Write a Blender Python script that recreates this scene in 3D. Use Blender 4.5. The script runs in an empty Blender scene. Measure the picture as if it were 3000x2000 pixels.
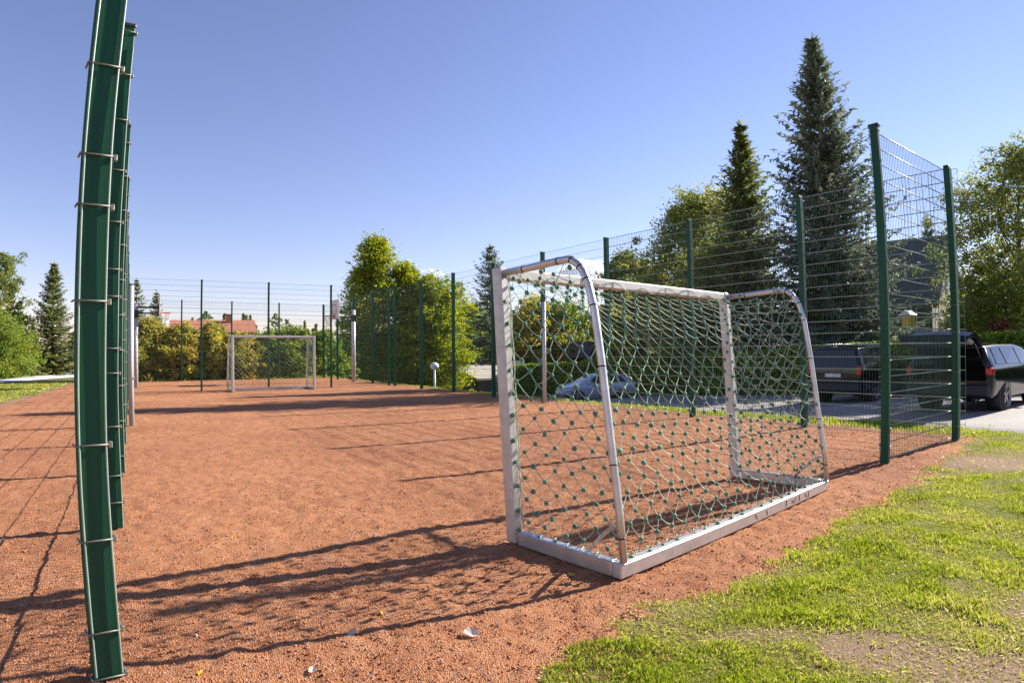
import bpy, math, random
import numpy as np
from mathutils import Matrix, Vector

# ------------------------------------------------------------------ camera, sky, sun, exposure
scene = bpy.context.scene
PITCH, ROLL, CAM_H = 0.0165, -0.0083, 1.3557
LENS_A1, LENS_A3 = 0.5542, -0.0205           # wide lens with barrel distortion: angle = a1*r + a3*r^3 (r in 12 mm units)
SUN_AZ, SUN_EL = math.radians(59.0), math.radians(29.0)   # azimuth from +Y towards +X
SUN_STRENGTH, SKY_STRENGTH, EXPOSURE = 5.0, 0.105, 1.18

cd = bpy.data.cameras.new('camera'); cam = bpy.data.objects.new('camera', cd)
scene.collection.objects.link(cam); scene.camera = cam
cd.type = 'PANO'; cd.sensor_fit = 'HORIZONTAL'; cd.sensor_width = 36.0; cd.sensor_height = 36.0 * 682 / 1024
cd.clip_start = 0.05; cd.clip_end = 9000
cy = cd
cy.panorama_type = 'FISHEYE_LENS_POLYNOMIAL'
cy.fisheye_fov = math.radians(175)
cy.fisheye_polynomial_k0 = 0.0
cy.fisheye_polynomial_k1 = -LENS_A1 / 12.0
cy.fisheye_polynomial_k2 = 0.0
cy.fisheye_polynomial_k3 = -LENS_A3 / 12.0 ** 3
cy.fisheye_polynomial_k4 = 0.0
_f = Vector((0, math.cos(PITCH), math.sin(PITCH))); _r = Vector((1, 0, 0)); _u = Vector((0, -math.sin(PITCH), math.cos(PITCH)))
_r2 = math.cos(ROLL) * _r + math.sin(ROLL) * _u; _u2 = -math.sin(ROLL) * _r + math.cos(ROLL) * _u
cam.matrix_world = Matrix(((_r2.x, _u2.x, -_f.x, 0), (_r2.y, _u2.y, -_f.y, 0), (_r2.z, _u2.z, -_f.z, CAM_H), (0, 0, 0, 1)))

world = bpy.data.worlds.new('World'); scene.world = world; world.use_nodes = True
wn = world.node_tree; wn.nodes.clear()
sky = wn.nodes.new('ShaderNodeTexSky'); sky.sky_type = 'NISHITA'; sky.sun_disc = False
sky.sun_elevation = SUN_EL; sky.sun_rotation = SUN_AZ
sky.altitude = 300; sky.air_density = 1.12; sky.dust_density = 0.0; sky.ozone_density = 4.0
bg = wn.nodes.new('ShaderNodeBackground'); bg.inputs[1].default_value = SKY_STRENGTH
wo = wn.nodes.new('ShaderNodeOutputWorld')
tint = wn.nodes.new('ShaderNodeMix'); tint.data_type = 'RGBA'; tint.blend_type = 'MULTIPLY'; tint.inputs[0].default_value = 1.0
tint.inputs[7].default_value = (0.92, 0.71, 0.77, 1)        # the whole sky tinted a little greyer and more violet than the clear-air model
wn.links.new(sky.outputs[0], tint.inputs[6]); wn.links.new(tint.outputs[2], bg.inputs[0]); wn.links.new(bg.outputs[0], wo.inputs[0])

sl = bpy.data.lights.new('sun', 'SUN'); sl.energy = SUN_STRENGTH; sl.angle = math.radians(0.55); sl.color = (1.0, 0.93, 0.82)
sun = bpy.data.objects.new('sun', sl); scene.collection.objects.link(sun)
_sd = Vector((math.sin(SUN_AZ) * math.cos(SUN_EL), math.cos(SUN_AZ) * math.cos(SUN_EL), math.sin(SUN_EL)))
sun.rotation_euler = _sd.to_track_quat('Z', 'Y').to_euler(); sun.location = _sd * 50

vs = scene.view_settings
vs.view_transform = 'Standard'; vs.look = 'None'; vs.exposure = EXPOSURE; vs.gamma = 1.0; vs.use_curve_mapping = False

# ------------------------------------------------------------------ helpers
PHI = 0.5888
UX, UY = math.cos(PHI), math.sin(PHI)          # court frame: u across the court, v along it
def W(u, v, z=0.0): return (u * UX - v * UY, u * UY + v * UX, z)
def uv_of(x, y): return x * UX + y * UY, -x * UY + y * UX

def sstep(x): x = np.clip(x, 0, 1); return x * x * (3 - 2 * x)
def terrain(x, y):
    x = np.asarray(x, float); y = np.asarray(y, float)
    u, v = x * UX + y * UY, -x * UY + y * UX
    drop = 0.05 * np.clip(v - 3, 0, 34)
    return -drop * sstep((u - 10.5) / 3.2)
def tz(x, y): return float(terrain(x, y))

_rg = np.random.default_rng(7)
_lat = _rg.random((256, 256))
def noise(x, y, s):
    x = np.asarray(x, float) * s + 1000.3; y = np.asarray(y, float) * s + 1000.7
    xi = np.floor(x).astype(int); yi = np.floor(y).astype(int)
    fx = x - xi; fy = y - yi; fx = fx * fx * (3 - 2 * fx); fy = fy * fy * (3 - 2 * fy)
    a = _lat[xi % 256, yi % 256]; b = _lat[(xi + 1) % 256, yi % 256]
    c = _lat[xi % 256, (yi + 1) % 256]; d = _lat[(xi + 1) % 256, (yi + 1) % 256]
    return (a * (1 - fx) + b * fx) * (1 - fy) + (c * (1 - fx) + d * fx) * fy
def fbm(x, y, s, o=3):
    t = 0; a = 1; n = 0
    for i in range(o): t = t + a * noise(x, y, s * 2 ** i); n += a; a *= 0.5
    return t / n

COL = scene.collection
def put(name, data, mat=None, parent=None, loc=None, rot=None):
    o = bpy.data.objects.new(name, data); COL.objects.link(o)
    if mat is not None and data is not None and not data.materials: data.materials.append(mat)
    if parent is not None: o.parent = parent
    if loc is not None: o.location = loc
    if rot is not None: o.rotation_euler = rot
    return o
def tag(o, label=None, cat=None, group=None, kind=None):
    if label: o['label'] = label
    if cat: o['category'] = cat
    if group: o['group'] = group
    if kind: o['kind'] = kind
    return o
def thing(name, label, cat, loc=(0, 0, 0), rz=0.0, group=None):
    o = bpy.data.objects.new(name, None); COL.objects.link(o); o.empty_display_size = 0.2
    o.location = loc; o.rotation_euler = (0, 0, rz)
    return tag(o, label, cat, group)

def mesh_np(name, V, F, smooth=False, attr=None):
    """V (n,3), F (m,k) uniform polygons"""
    V = np.asarray(V, np.float32); F = np.asarray(F, np.int32); m, k = F.shape
    me = bpy.data.meshes.new(name)
    me.vertices.add(len(V)); me.vertices.foreach_set('co', V.ravel())
    me.loops.add(m * k); me.loops.foreach_set('vertex_index', F.ravel())
    me.polygons.add(m); me.polygons.foreach_set('loop_start', np.arange(0, m * k, k, dtype=np.int32))
    if smooth: me.polygons.foreach_set('use_smooth', np.ones(m, bool))
    me.update(calc_edges=True)
    if attr:
        for an, av in attr.items():
            at = me.attributes.new(an, 'FLOAT', 'POINT'); at.data.foreach_set('value', np.asarray(av, np.float32))
    return me

class MB:
    def __init__(s): s.v = []; s.f = []; s.sm = []
    def poly(s, pts, faces, smooth=False):
        b = len(s.v); s.v += [tuple(p) for p in pts]
        for f in faces: s.f.append(tuple(b + i for i in f)); s.sm.append(smooth)
        return s
    def box(s, c, d, rz=0, M=None):
        x, y, z = d[0] / 2, d[1] / 2, d[2] / 2
        P = [(-x, -y, -z), (x, -y, -z), (x, y, -z), (-x, y, -z), (-x, -y, z), (x, -y, z), (x, y, z), (-x, y, z)]
        if M is None: M = Matrix.Rotation(rz, 3, 'Z')
        P = [tuple(Vector(c) + M @ Vector(p)) for p in P]
        return s.poly(P, [(0, 3, 2, 1), (4, 5, 6, 7), (0, 1, 5, 4), (1, 2, 6, 5), (2, 3, 7, 6), (3, 0, 4, 7)])
    def bbox(s, c, d, b, rz=0, M=None):
        """box bevelled along all edges"""
        x, y, z = d[0] / 2, d[1] / 2, d[2] / 2
        if M is None: M = Matrix.Rotation(rz, 3, 'Z')
        P = []; idx = {}
        for sx in (-1, 1):
            for sy in (-1, 1):
                for sz in (-1, 1):
                    for ax in range(3):
                        q = [sx * (x - b), sy * (y - b), sz * (z - b)]
                        q[ax] = (sx * x, sy * y, sz * z)[ax]
                        idx[(sx, sy, sz, ax)] = len(P); P.append(tuple(Vector(c) + M @ Vector(q)))
        F = []
        for ax in range(3):
            o1, o2 = (ax + 1) % 3, (ax + 2) % 3
            for sg in (-1, 1):
                q = []
                for a, bb in ((-1, -1), (1, -1), (1, 1), (-1, 1)):
                    k = [0, 0, 0]; k[ax] = sg; k[o1] = a; k[o2] = bb; q.append(idx[(k[0], k[1], k[2], ax)])
                F.append(q if sg > 0 else q[::-1])
        for ax in range(3):      # edges along axis ax
            o1, o2 = (ax + 1) % 3, (ax + 2) % 3
            for a in (-1, 1):
                for bb in (-1, 1):
                    q = []
                    for sg, fa in ((-1, o1), (1, o1), (1, o2), (-1, o2)):
                        k = [0, 0, 0]; k[ax] = sg; k[o1] = a; k[o2] = bb; q.append(idx[(k[0], k[1], k[2], fa)])
                    F.append(q if a * bb > 0 else q[::-1])
        for sx in (-1, 1):
            for sy in (-1, 1):
                for sz in (-1, 1):
                    q = [idx[(sx, sy, sz, a)] for a in range(3)]
                    F.append(q if sx * sy * sz > 0 else q[::-1])
        return s.poly(P, F)
    def tube(s, path, r, n=8, caps=True, smooth=True):
        path = [Vector(p) for p in path]; m = len(path)
        R = r if isinstance(r, (list, tuple)) else [r] * m
        up = Vector((0, 0, 1)); P = []; prev = None
        for i, p in enumerate(path):
            t = (path[min(i + 1, m - 1)] - path[max(i - 1, 0)]).normalized()
            if prev is None:
                a = up if abs(t.z) < 0.95 else Vector((1, 0, 0)); x = t.cross(a).normalized()
            else:
                x = (prev - t * prev.dot(t)).normalized()
            prev = x; y = t.cross(x)
            for k in range(n):
                an = 2 * math.pi * (k + 0.5) / n; P.append(tuple(p + float(R[i]) * (math.cos(an) * x + math.sin(an) * y)))
        F = []
        for i in range(m - 1):
            for k in range(n):
                F.append((i * n + k, i * n + (k + 1) % n, (i + 1) * n + (k + 1) % n, (i + 1) * n + k))
        s.poly(P, F, smooth and n > 4)
        if caps:
            b = len(s.v) - len(P)
            s.f.append(tuple(b + k for k in range(n))[::-1]); s.sm.append(False)
            s.f.append(tuple(b + (m - 1) * n + k for k in range(n))); s.sm.append(False)
        return s
    def prism(s, prof, axis_p, axis_d, depth):
        """extrude polygon list of 3D points by vector"""
        n = len(prof); d = Vector(axis_d) * depth
        P = [tuple(Vector(p)) for p in prof] + [tuple(Vector(p) + d) for p in prof]
        F = [tuple(range(n))[::-1], tuple(range(n, 2 * n))] + [(i, (i + 1) % n, n + (i + 1) % n, n + i) for i in range(n)]
        return s.poly(P, F)
    def ball(s, c, r, nu=8, nv=6, sc=(1, 1, 1)):
        P = []; F = []
        for j in range(nv + 1):
            th = math.pi * j / nv
            for i in range(nu):
                ph = 2 * math.pi * i / nu
                P.append((c[0] + sc[0] * r * math.sin(th) * math.cos(ph), c[1] + sc[1] * r * math.sin(th) * math.sin(ph), c[2] + sc[2] * r * math.cos(th)))
        for j in range(nv):
            for i in range(nu):
                F.append((j * nu + i, (j + 1) * nu + i, (j + 1) * nu + (i + 1) % nu, j * nu + (i + 1) % nu))
        return s.poly(P, F, True)
    def mesh(s, name):
        me = bpy.data.meshes.new(name); me.from_pydata(s.v, [], s.f)
        me.polygons.foreach_set('use_smooth', s.sm); me.update(); return me
    def build(s, name, mat, parent=None, loc=None, rot=None): return put(name, s.mesh(name), mat, parent, loc, rot)

# ------------------------------------------------------------------ materials
def nt(name):
    m = bpy.data.materials.new(name); m.use_nodes = True
    t = m.node_tree; b = t.nodes['Principled BSDF']; return m, t, b
def N(t, kind, **kw):
    n = t.nodes.new(kind)
    for k, v in kw.items():
        if k in n.inputs: n.inputs[k].default_value = v
        else: setattr(n, k, v)
    return n
def ramp(t, stops):
    r = t.nodes.new('ShaderNodeValToRGB'); e = r.color_ramp.elements
    while len(e) < len(stops): e.new(0.5)
    for i, (p, c) in enumerate(stops): e[i].position = p; e[i].color = (*c, 1) if len(c) == 3 else c
    return r
def mixc(t, fac, a, b, mode='MIX'):
    m = t.nodes.new('ShaderNodeMix'); m.data_type = 'RGBA'; m.blend_type = mode
    for sk, val in ((0, fac), (6, a), (7, b)):
        if hasattr(val, 'links'): t.links.new(val, m.inputs[sk])
        else: m.inputs[sk].default_value = val if sk == 0 else (*val, 1)
    return m.outputs[2]
def coords(t, kind='Object'):
    return t.nodes.new('ShaderNodeTexCoord').outputs[kind]
def noise_tex(t, vec, scale, detail=4, rough=0.55):
    n = N(t, 'ShaderNodeTexNoise', Scale=scale, Detail=detail, Roughness=rough); t.links.new(vec, n.inputs['Vector']); return n.outputs['Fac']
def bump(t, b, h, strength, dist):
    bp = N(t, 'ShaderNodeBump', Strength=strength, Distance=dist); t.links.new(h, bp.inputs['Height']); t.links.new(bp.outputs[0], b.inputs['Normal'])

def paint(name, col, rough=0.45, metal=0.0, var=0.12, scale=6.0, spec=0.5, coat=0.0, bmp=0.0):
    m, t, b = nt(name)
    v = coords(t); n = noise_tex(t, v, scale, 5)
    r = ramp(t, [(0.3, tuple(c * (1 - var) for c in col)), (0.7, tuple(min(1, c * (1 + var)) for c in col))])
    t.links.new(n, r.inputs[0]); t.links.new(r.outputs[0], b.inputs['Base Color'])
    b.inputs['Roughness'].default_value = rough; b.inputs['Metallic'].default_value = metal
    b.inputs['Specular IOR Level'].default_value = spec; b.inputs['Coat Weight'].default_value = coat
    if bmp: bump(t, b, n, 0.5, bmp)
    return m

def leafmat(name, stops, trans=0.45, rough=0.6, tint_mix=0.55):
    """stops: colour ramp along a leaf's own age / species tint"""
    m, t, b = nt(name)
    g = t.nodes.new('ShaderNodeNewGeometry'); a = N(t, 'ShaderNodeAttribute', attribute_name='tint')
    mx = N(t, 'ShaderNodeMix'); mx.inputs[0].default_value = tint_mix
    t.links.new(g.outputs['Random Per Island'], mx.inputs[2]); t.links.new(a.outputs['Fac'], mx.inputs[3])
    r = ramp(t, stops); t.links.new(mx.outputs[0], r.inputs[0])
    t.links.new(r.outputs[0], b.inputs['Base Color']); b.inputs['Roughness'].default_value = rough
    b.inputs['Specular IOR Level'].default_value = 0.3
    tr = N(t, 'ShaderNodeBsdfTranslucent')
    hs = N(t, 'ShaderNodeHueSaturation', Saturation=1.1, Value=1.3); t.links.new(r.outputs[0], hs.inputs['Color']); t.links.new(hs.outputs[0], tr.inputs[0])
    ms = N(t, 'ShaderNodeMixShader'); ms.inputs[0].default_value = trans
    t.links.new(b.outputs[0], ms.inputs[1]); t.links.new(tr.outputs[0], ms.inputs[2])
    t.links.new(ms.outputs[0], t.nodes['Material Output'].inputs[0])
    return m

M = {}
def court_mat():
    m, t, b = nt('red_grit'); v = coords(t)
    big = noise_tex(t, v, 0.55, 4); mid = noise_tex(t, v, 5.0, 5, 0.65); fine = noise_tex(t, v, 85.0, 3, 0.8)
    r1 = ramp(t, [(0.32, (0.42, 0.172, 0.078)), (0.66, (0.55, 0.262, 0.130))]); t.links.new(mid, r1.inputs[0])
    r2 = ramp(t, [(0.32, (0.78, 0.72, 0.72)), (0.50, (0.97, 0.96, 0.95)), (0.68, (1.10, 1.09, 1.06))]); t.links.new(big, r2.inputs[0])
    c = mixc(t, 1.0, r1.outputs[0], r2.outputs[0], 'MULTIPLY')
    vo = N(t, 'ShaderNodeTexVoronoi', Scale=140.0); t.links.new(v, vo.inputs['Vector'])
    r3 = ramp(t, [(0.0, (0.45, 0.40, 0.40)), (0.35, (0.95, 0.95, 0.95)), (1.0, (1.28, 1.22, 1.15))]); t.links.new(fine, r3.inputs[0])
    e = r3.color_ramp.elements; e[0].position = 0.28; e[1].position = 0.48; e[2].position = 0.75
    c = mixc(t, 1.0, c, r3.outputs[0], 'MULTIPLY')
    spk = noise_tex(t, v, 34.0, 2, 0.6)
    r4 = ramp(t, [(0.30, (0.55, 0.48, 0.46)), (0.42, (1, 1, 1)), (0.62, (1.0, 1.0, 1.0)), (0.76, (1.14, 1.12, 1.1))]); t.links.new(spk, r4.inputs[0])
    c = mixc(t, 1.0, c, r4.outputs[0], 'MULTIPLY')
    sp = N(t, 'ShaderNodeSeparateColor'); t.links.new(vo.outputs['Color'], sp.inputs[0])
    gt = N(t, 'ShaderNodeMath', operation='GREATER_THAN'); gt.inputs[1].default_value = 0.965; t.links.new(sp.outputs[0], gt.inputs[0])
    c = mixc(t, gt.outputs[0], c, (0.42, 0.36, 0.33))
    t.links.new(c, b.inputs['Base Color']); b.inputs['Roughness'].default_value = 0.95; b.inputs['Specular IOR Level'].default_value = 0.15
    ad = N(t, 'ShaderNodeMath', operation='ADD'); t.links.new(fine, ad.inputs[0]); t.links.new(vo.outputs['Distance'], ad.inputs[1])
    bump(t, b, ad.outputs[0], 0.9, 0.012)
    return m
def soil_mat():
    m, t, b = nt('turf_soil'); v = coords(t)
    n1 = noise_tex(t, v, 1.2, 5); n2 = noise_tex(t, v, 22, 4, 0.7); n3 = noise_tex(t, v, 90, 3, 0.8)
    a = N(t, 'ShaderNodeAttribute', attribute_name='dry')
    grass = ramp(t, [(0.3, (0.075, 0.085, 0.020)), (0.5, (0.18, 0.17, 0.045)), (0.72, (0.36, 0.29, 0.12))]); t.links.new(n2, grass.inputs[0])
    soil = ramp(t, [(0.3, (0.17, 0.105, 0.065)), (0.5, (0.31, 0.205, 0.13)), (0.72, (0.46, 0.34, 0.22))]); t.links.new(n3, soil.inputs[0])
    c = mixc(t, a.outputs['Fac'], grass.outputs[0], soil.outputs[0])
    t.links.new(c, b.inputs['Base Color']); b.inputs['Roughness'].default_value = 0.95; b.inputs['Specular IOR Level'].default_value = 0.1
    ad = N(t, 'ShaderNodeMath', operation='ADD'); t.links.new(n2, ad.inputs[0]); t.links.new(n3, ad.inputs[1])
    bump(t, b, ad.outputs[0], 0.9, 0.02)
    return m
def asphalt_mat(name, lo, hi):
    m, t, b = nt(name); v = coords(t)
    n1 = noise_tex(t, v, 0.8, 5); n2 = noise_tex(t, v, 70, 3, 0.8)
    r = ramp(t, [(0.3, lo), (0.7, hi)]); t.links.new(n1, r.inputs[0])
    r2 = ramp(t, [(0.3, (0.7, 0.7, 0.7)), (0.7, (1.25, 1.25, 1.25))]); t.links.new(n2, r2.inputs[0])
    t.links.new(mixc(t, 1, r.outputs[0], r2.outputs[0], 'MULTIPLY'), b.inputs['Base Color'])
    b.inputs['Roughness'].default_value = 0.85; bump(t, b, n2, 0.5, 0.01); return m
def post_mat():
    m, t, b = nt('green_powder_coat'); v = coords(t)
    mp = N(t, 'ShaderNodeMapping'); mp.inputs['Scale'].default_value = (26, 26, 1.2); t.links.new(v, mp.inputs[0])
    n = noise_tex(t, mp.outputs[0], 1.0, 4); n2 = noise_tex(t, v, 2.2, 5, 0.6)
    r = ramp(t, [(0.35, (0.005, 0.055, 0.028)), (0.65, (0.007, 0.076, 0.038))]); t.links.new(n, r.inputs[0])
    r2 = ramp(t, [(0.62, (0, 0, 0)), (0.80, (1, 1, 1))]); t.links.new(n2, r2.inputs[0])
    mul = N(t, 'ShaderNodeMath', operation='MULTIPLY'); mul.inputs[1].default_value = 0.5; t.links.new(r2.outputs[0], mul.inputs[0])
    t.links.new(mixc(t, mul.outputs[0], r.outputs[0], (0.085, 0.12, 0.085)), b.inputs['Base Color'])
    b.inputs['Roughness'].default_value = 0.5; b.inputs['Specular IOR Level'].default_value = 0.28
    return m
M['court'] = court_mat(); M['soil'] = soil_mat()
M['asphalt'] = asphalt_mat('worn_asphalt', (0.215, 0.193, 0.178), (0.30, 0.27, 0.25))
M['path'] = asphalt_mat('pale_gravel_path', (0.45, 0.45, 0.45), (0.6, 0.6, 0.6))
M['green'] = post_mat()
M['wire'] = paint('green_coated_wire', (0.018, 0.085, 0.052), 0.38, 0.0, 0.1, 3.0, 0.6)
M['rod'] = paint('pale_green_rod', (0.25, 0.32, 0.27), 0.40, 0.1, 0.15, 9.0, 0.6)  # rods and edge wires in a paler green than the mesh wires
M['zinc'] = paint('galvanised_clamp', (0.20, 0.185, 0.16), 0.55, 0.4, 0.3, 30.0)
M['cap'] = paint('dark_plastic_cap', (0.015, 0.022, 0.02), 0.5)
M['alu'] = paint('brushed_aluminium', (0.52, 0.495, 0.47), 0.46, 0.5, 0.14, 14.0)
M['alu2'] = paint('dull_aluminium_frame', (0.58, 0.55, 0.53), 0.38, 0.75, 0.14, 10.0)
M['cord'] = paint('pale_green_net_cord', (0.42, 0.49, 0.37), 0.7, 0, 0.2, 5)
M['knot'] = paint('green_net_knot', (0.09, 0.22, 0.14), 0.75, 0, 0.35, 9)
M['tie'] = paint('black_cable_tie', (0.02, 0.02, 0.022), 0.5)
M['steel'] = paint('grey_galvanised_pole', (0.46, 0.465, 0.48), 0.5, 0.15, 0.1, 4)
M['white'] = paint('white_board', (0.72, 0.70, 0.66), 0.5, 0, 0.05, 4)
M['red'] = paint('red_rim', (0.48, 0.045, 0.03), 0.45)
M['bark'] = paint('bark', (0.10, 0.075, 0.055), 0.9, 0, 0.4, 7, 0.2, 0, 0.02)
M['birchbark'] = paint('pale_bark', (0.35, 0.32, 0.28), 0.8, 0, 0.5, 6)
M['leaf_yellow'] = leafmat('yellow_fallen_leaf', [(0, (0.62, 0.40, 0.03)), (1, (0.75, 0.55, 0.08))], 0.3)
M['leaf_pale'] = leafmat('pale_fallen_leaf', [(0, (0.55, 0.48, 0.42)), (1, (0.68, 0.62, 0.55))], 0.2)
M['leaf_red'] = leafmat('rusty_fallen_leaf', [(0, (0.35, 0.10, 0.03)), (1, (0.48, 0.18, 0.05))], 0.3)
M['grass'] = leafmat('grass_blades', [(0.0, (0.13, 0.20, 0.016)), (0.3, (0.28, 0.345, 0.038)), (0.6, (0.46, 0.46, 0.09)), (0.8, (0.62, 0.53, 0.23)), (1.0, (0.66, 0.56, 0.34))], 0.40, 0.5, 0.5)
M['spruce'] = leafmat('blue_green_needles', [(0.0, (0.066, 0.096, 0.071)), (0.5, (0.180, 0.221, 0.156)), (1.0, (0.423, 0.438, 0.281))], 0.3, 0.55)
M['spruce2'] = leafmat('green_needles', [(0.0, (0.065, 0.095, 0.037)), (0.5, (0.180, 0.215, 0.071)), (1.0, (0.445, 0.416, 0.144))], 0.35, 0.55)
M['leaves_green'] = leafmat('green_leaves', [(0.0, (0.078, 0.145, 0.031)), (0.5, (0.190, 0.268, 0.049)), (1.0, (0.491, 0.446, 0.066))], 0.5)
M['leaves_lime'] = leafmat('lime_birch_leaves', [(0.0, (0.101, 0.151, 0.024)), (0.5, (0.254, 0.304, 0.034)), (1.0, (0.540, 0.456, 0.043))], 0.55)
M['leaves_autumn'] = leafmat('turning_shrub_leaves', [(0.0, (0.118, 0.177, 0.043)), (0.35, (0.285, 0.308, 0.062)), (0.65, (0.522, 0.438, 0.084)), (1.0, (0.618, 0.261, 0.131))], 0.5)
M['leaves_oak'] = leafmat('olive_leaves', [(0.0, (0.079, 0.127, 0.042)), (0.5, (0.200, 0.243, 0.069)), (1.0, (0.530, 0.412, 0.079))], 0.5)
M['leaves_red'] = leafmat('red_leaves', [(0.0, (0.126, 0.049, 0.042)), (1.0, (0.336, 0.098, 0.070))], 0.45)
M['hedge'] = leafmat('clipped_hedge_leaves', [(0.0, (0.083, 0.155, 0.027)), (0.5, (0.225, 0.322, 0.044)), (1.0, (0.586, 0.645, 0.099))], 0.5)
M['core'] = paint('dark_hedge_core', (0.02, 0.028, 0.010), 0.95, 0, 0.3, 6, 0.1)  # near-black colour of the hedge's inner boxes
M['carblack'] = paint('black_car_paint', (0.004, 0.0045, 0.006), 0.14, 0.0, 0.05, 2, 0.35, 0.25)
M['carsilver'] = paint('silver_blue_car_paint', (0.44, 0.48, 0.57), 0.35, 0.25, 0.03, 2, 0.5, 0.6)
M['trim'] = paint('black_plastic_trim', (0.018, 0.018, 0.02), 0.6)
M['tyre'] = paint('tyre_rubber', (0.022, 0.022, 0.023), 0.8)
M['rim'] = paint('alloy_rim', (0.42, 0.42, 0.43), 0.3, 0.85)
M['taillight'] = paint('red_lamp_lens', (0.42, 0.012, 0.012), 0.15, 0, 0.1, 20, 0.6, 0.6)
M['headlight'] = paint('clear_lamp_lens', (0.6, 0.62, 0.64), 0.12, 0.2, 0.1, 20, 0.6, 0.6)
M['plate'] = paint('white_number_plate', (0.65, 0.65, 0.62), 0.5)
M['lining'] = paint('grey_tailgate_lining', (0.30, 0.27, 0.24), 0.8)
M['interior'] = paint('dark_boot_interior', (0.012, 0.012, 0.013), 0.9)
def glass_mat():
    m, t, b = nt('tinted_car_glass'); b.inputs['Base Color'].default_value = (0.02, 0.026, 0.035, 1); b.inputs['Roughness'].default_value = 0.06
    b.inputs['Specular IOR Level'].default_value = 0.45; return m
M['carglass'] = glass_mat()
M['wallgrey'] = paint('grey_rendered_wall', (0.42, 0.39, 0.36), 0.9, 0, 0.06, 1.5)
M['walldark'] = paint('dark_timber_wall', (0.085, 0.075, 0.07), 0.8, 0, 0.2, 2)
M['wallred'] = paint('red_timber_wall', (0.30, 0.055, 0.03), 0.8, 0, 0.15, 2)
M['wallwhite'] = paint('white_timber_wall', (0.68, 0.66, 0.62), 0.8, 0, 0.06, 2)
M['slate'] = paint('dark_slate_tile', (0.12, 0.095, 0.105), 0.75, 0, 0.2, 3)
M['terracotta'] = paint('terracotta_tile', (0.46, 0.19, 0.11), 0.85, 0, 0.15, 2)
M['metalroof'] = paint('beige_sheet_roof', (0.42, 0.37, 0.31), 0.7, 0, 0.08, 1)
M['window'] = paint('window_glass', (0.10, 0.13, 0.16), 0.1, 0, 0.1, 2, 0.8)
M['yellow'] = paint('yellow_lantern_paint', (0.62, 0.40, 0.02), 0.45)
M['cloud'] = None

# ------------------------------------------------------------------ ground
def spaced(lo, hi, fine_lo, fine_hi, step, grow=1.22):
    a = list(np.arange(fine_lo, fine_hi + 1e-6, step)); s = step
    x = fine_hi
    while x < hi: s *= grow; x += s; a.append(min(x, hi))
    s = step; x = fine_lo; b = []
    while x > lo: s *= grow; x -= s; b.append(max(x, lo))
    return np.array(b[::-1] + a)
def grid(xs, ys):
    X, Y = np.meshgrid(xs, ys, indexing='xy'); nx, ny = len(xs), len(ys)
    i = np.arange(nx - 1)[None, :] + nx * np.arange(ny - 1)[:, None]
    F = np.stack([i, i + 1, i + 1 + nx, i + nx], -1).reshape(-1, 4)
    return X.ravel(), Y.ravel(), F
EU = [-9, 1.3, 1.47, 2.1, 3.3, 4.96, 6.27, 9.9, 14]; EV = [1.2, 1.55, 1.93, 2.1, 2.18, 2.38, 2.55, 3.0, 3.2]
def court_edge(u, v):
    """signed distance to the rim of the red court, positive inside"""
    front = np.maximum(v - np.interp(u, EU, EV), np.interp(v, [-6, 0, 1.2, 2.0], [0.55, 0.9, 1.25, 1.5]) - u)
    e = np.minimum(front, 10.35 - u)
    e = np.minimum(e, u - np.interp(v, [-5, 6, 16, 22, 34], [-7.0, -5.0, -3.6, -3.2, -2.4]))
    e = np.minimum(e, 33.6 - v)
    return e
def rough_edge(x, y):
    u, v = uv_of(x, y)
    return court_edge(u, v) + 0.55 * (fbm(x, y, 1.3, 4) - 0.5) + 0.16 * (noise(x, y, 9) - 0.5)
def bare(x, y):
    """0 lush turf .. 1 bare soil"""
    u, v = uv_of(x, y); e = court_edge(u, v)
    b = sstep((e + 0.45) / 0.45) * 0.7
    spot = np.exp(-(((x - 1.60) / 0.32) ** 2 + ((y - 2.48) / 0.20) ** 2)) + np.exp(-(((x - 2.05) / 0.5) ** 2 + ((y - 2.05) / 0.26) ** 2)) + np.exp(-(((x - 2.75) / 0.35) ** 2 + ((y - 2.45) / 0.4) ** 2)) + 0.8 * np.exp(-(((x - 5.6) / 0.9) ** 2 + ((y - 6.4) / 0.7) ** 2)) + 0.7 * np.exp(-(((x - 1.05) / 0.32) ** 2 + ((y - 2.72) / 0.08) ** 2))
    b = np.where(u < -1, np.maximum(b, sstep((e + 2.2) / 2.2) * 0.95), b)
    b = np.maximum(b, np.clip(spot * 1.7, 0, 1.25))
    b = b + 0.9 * (fbm(x, y, 2.6, 4) - 0.54)
    return np.clip(b, 0, 1)

gx = spaced(-900, 900, -5, 13, 0.16, 1.16); gy = spaced(-200, 1500, -1.5, 11, 0.16, 1.13)
X, Y, F = grid(gx, gy)
e = rough_edge(X, Y); near = (np.hypot(X, Y) < 40)
Z = terrain(X, Y) + np.where(near, 0.035 * (fbm(X, Y, 2.2, 3) - 0.5) + 0.012 * (noise(X, Y, 9) - .5), 0) - 0.03 * sstep((e + 0.15) / 0.3) - 0.25 * sstep((e - 1.2) / 1.0)
ground = put('ground', mesh_np('ground', np.stack([X, Y, Z], 1), F, True, {'dry': bare(X, Y)}), M['soil'])
tag(ground, 'patchy lawn and bare soil around the red grit pitch', None, None, 'structure')

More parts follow.
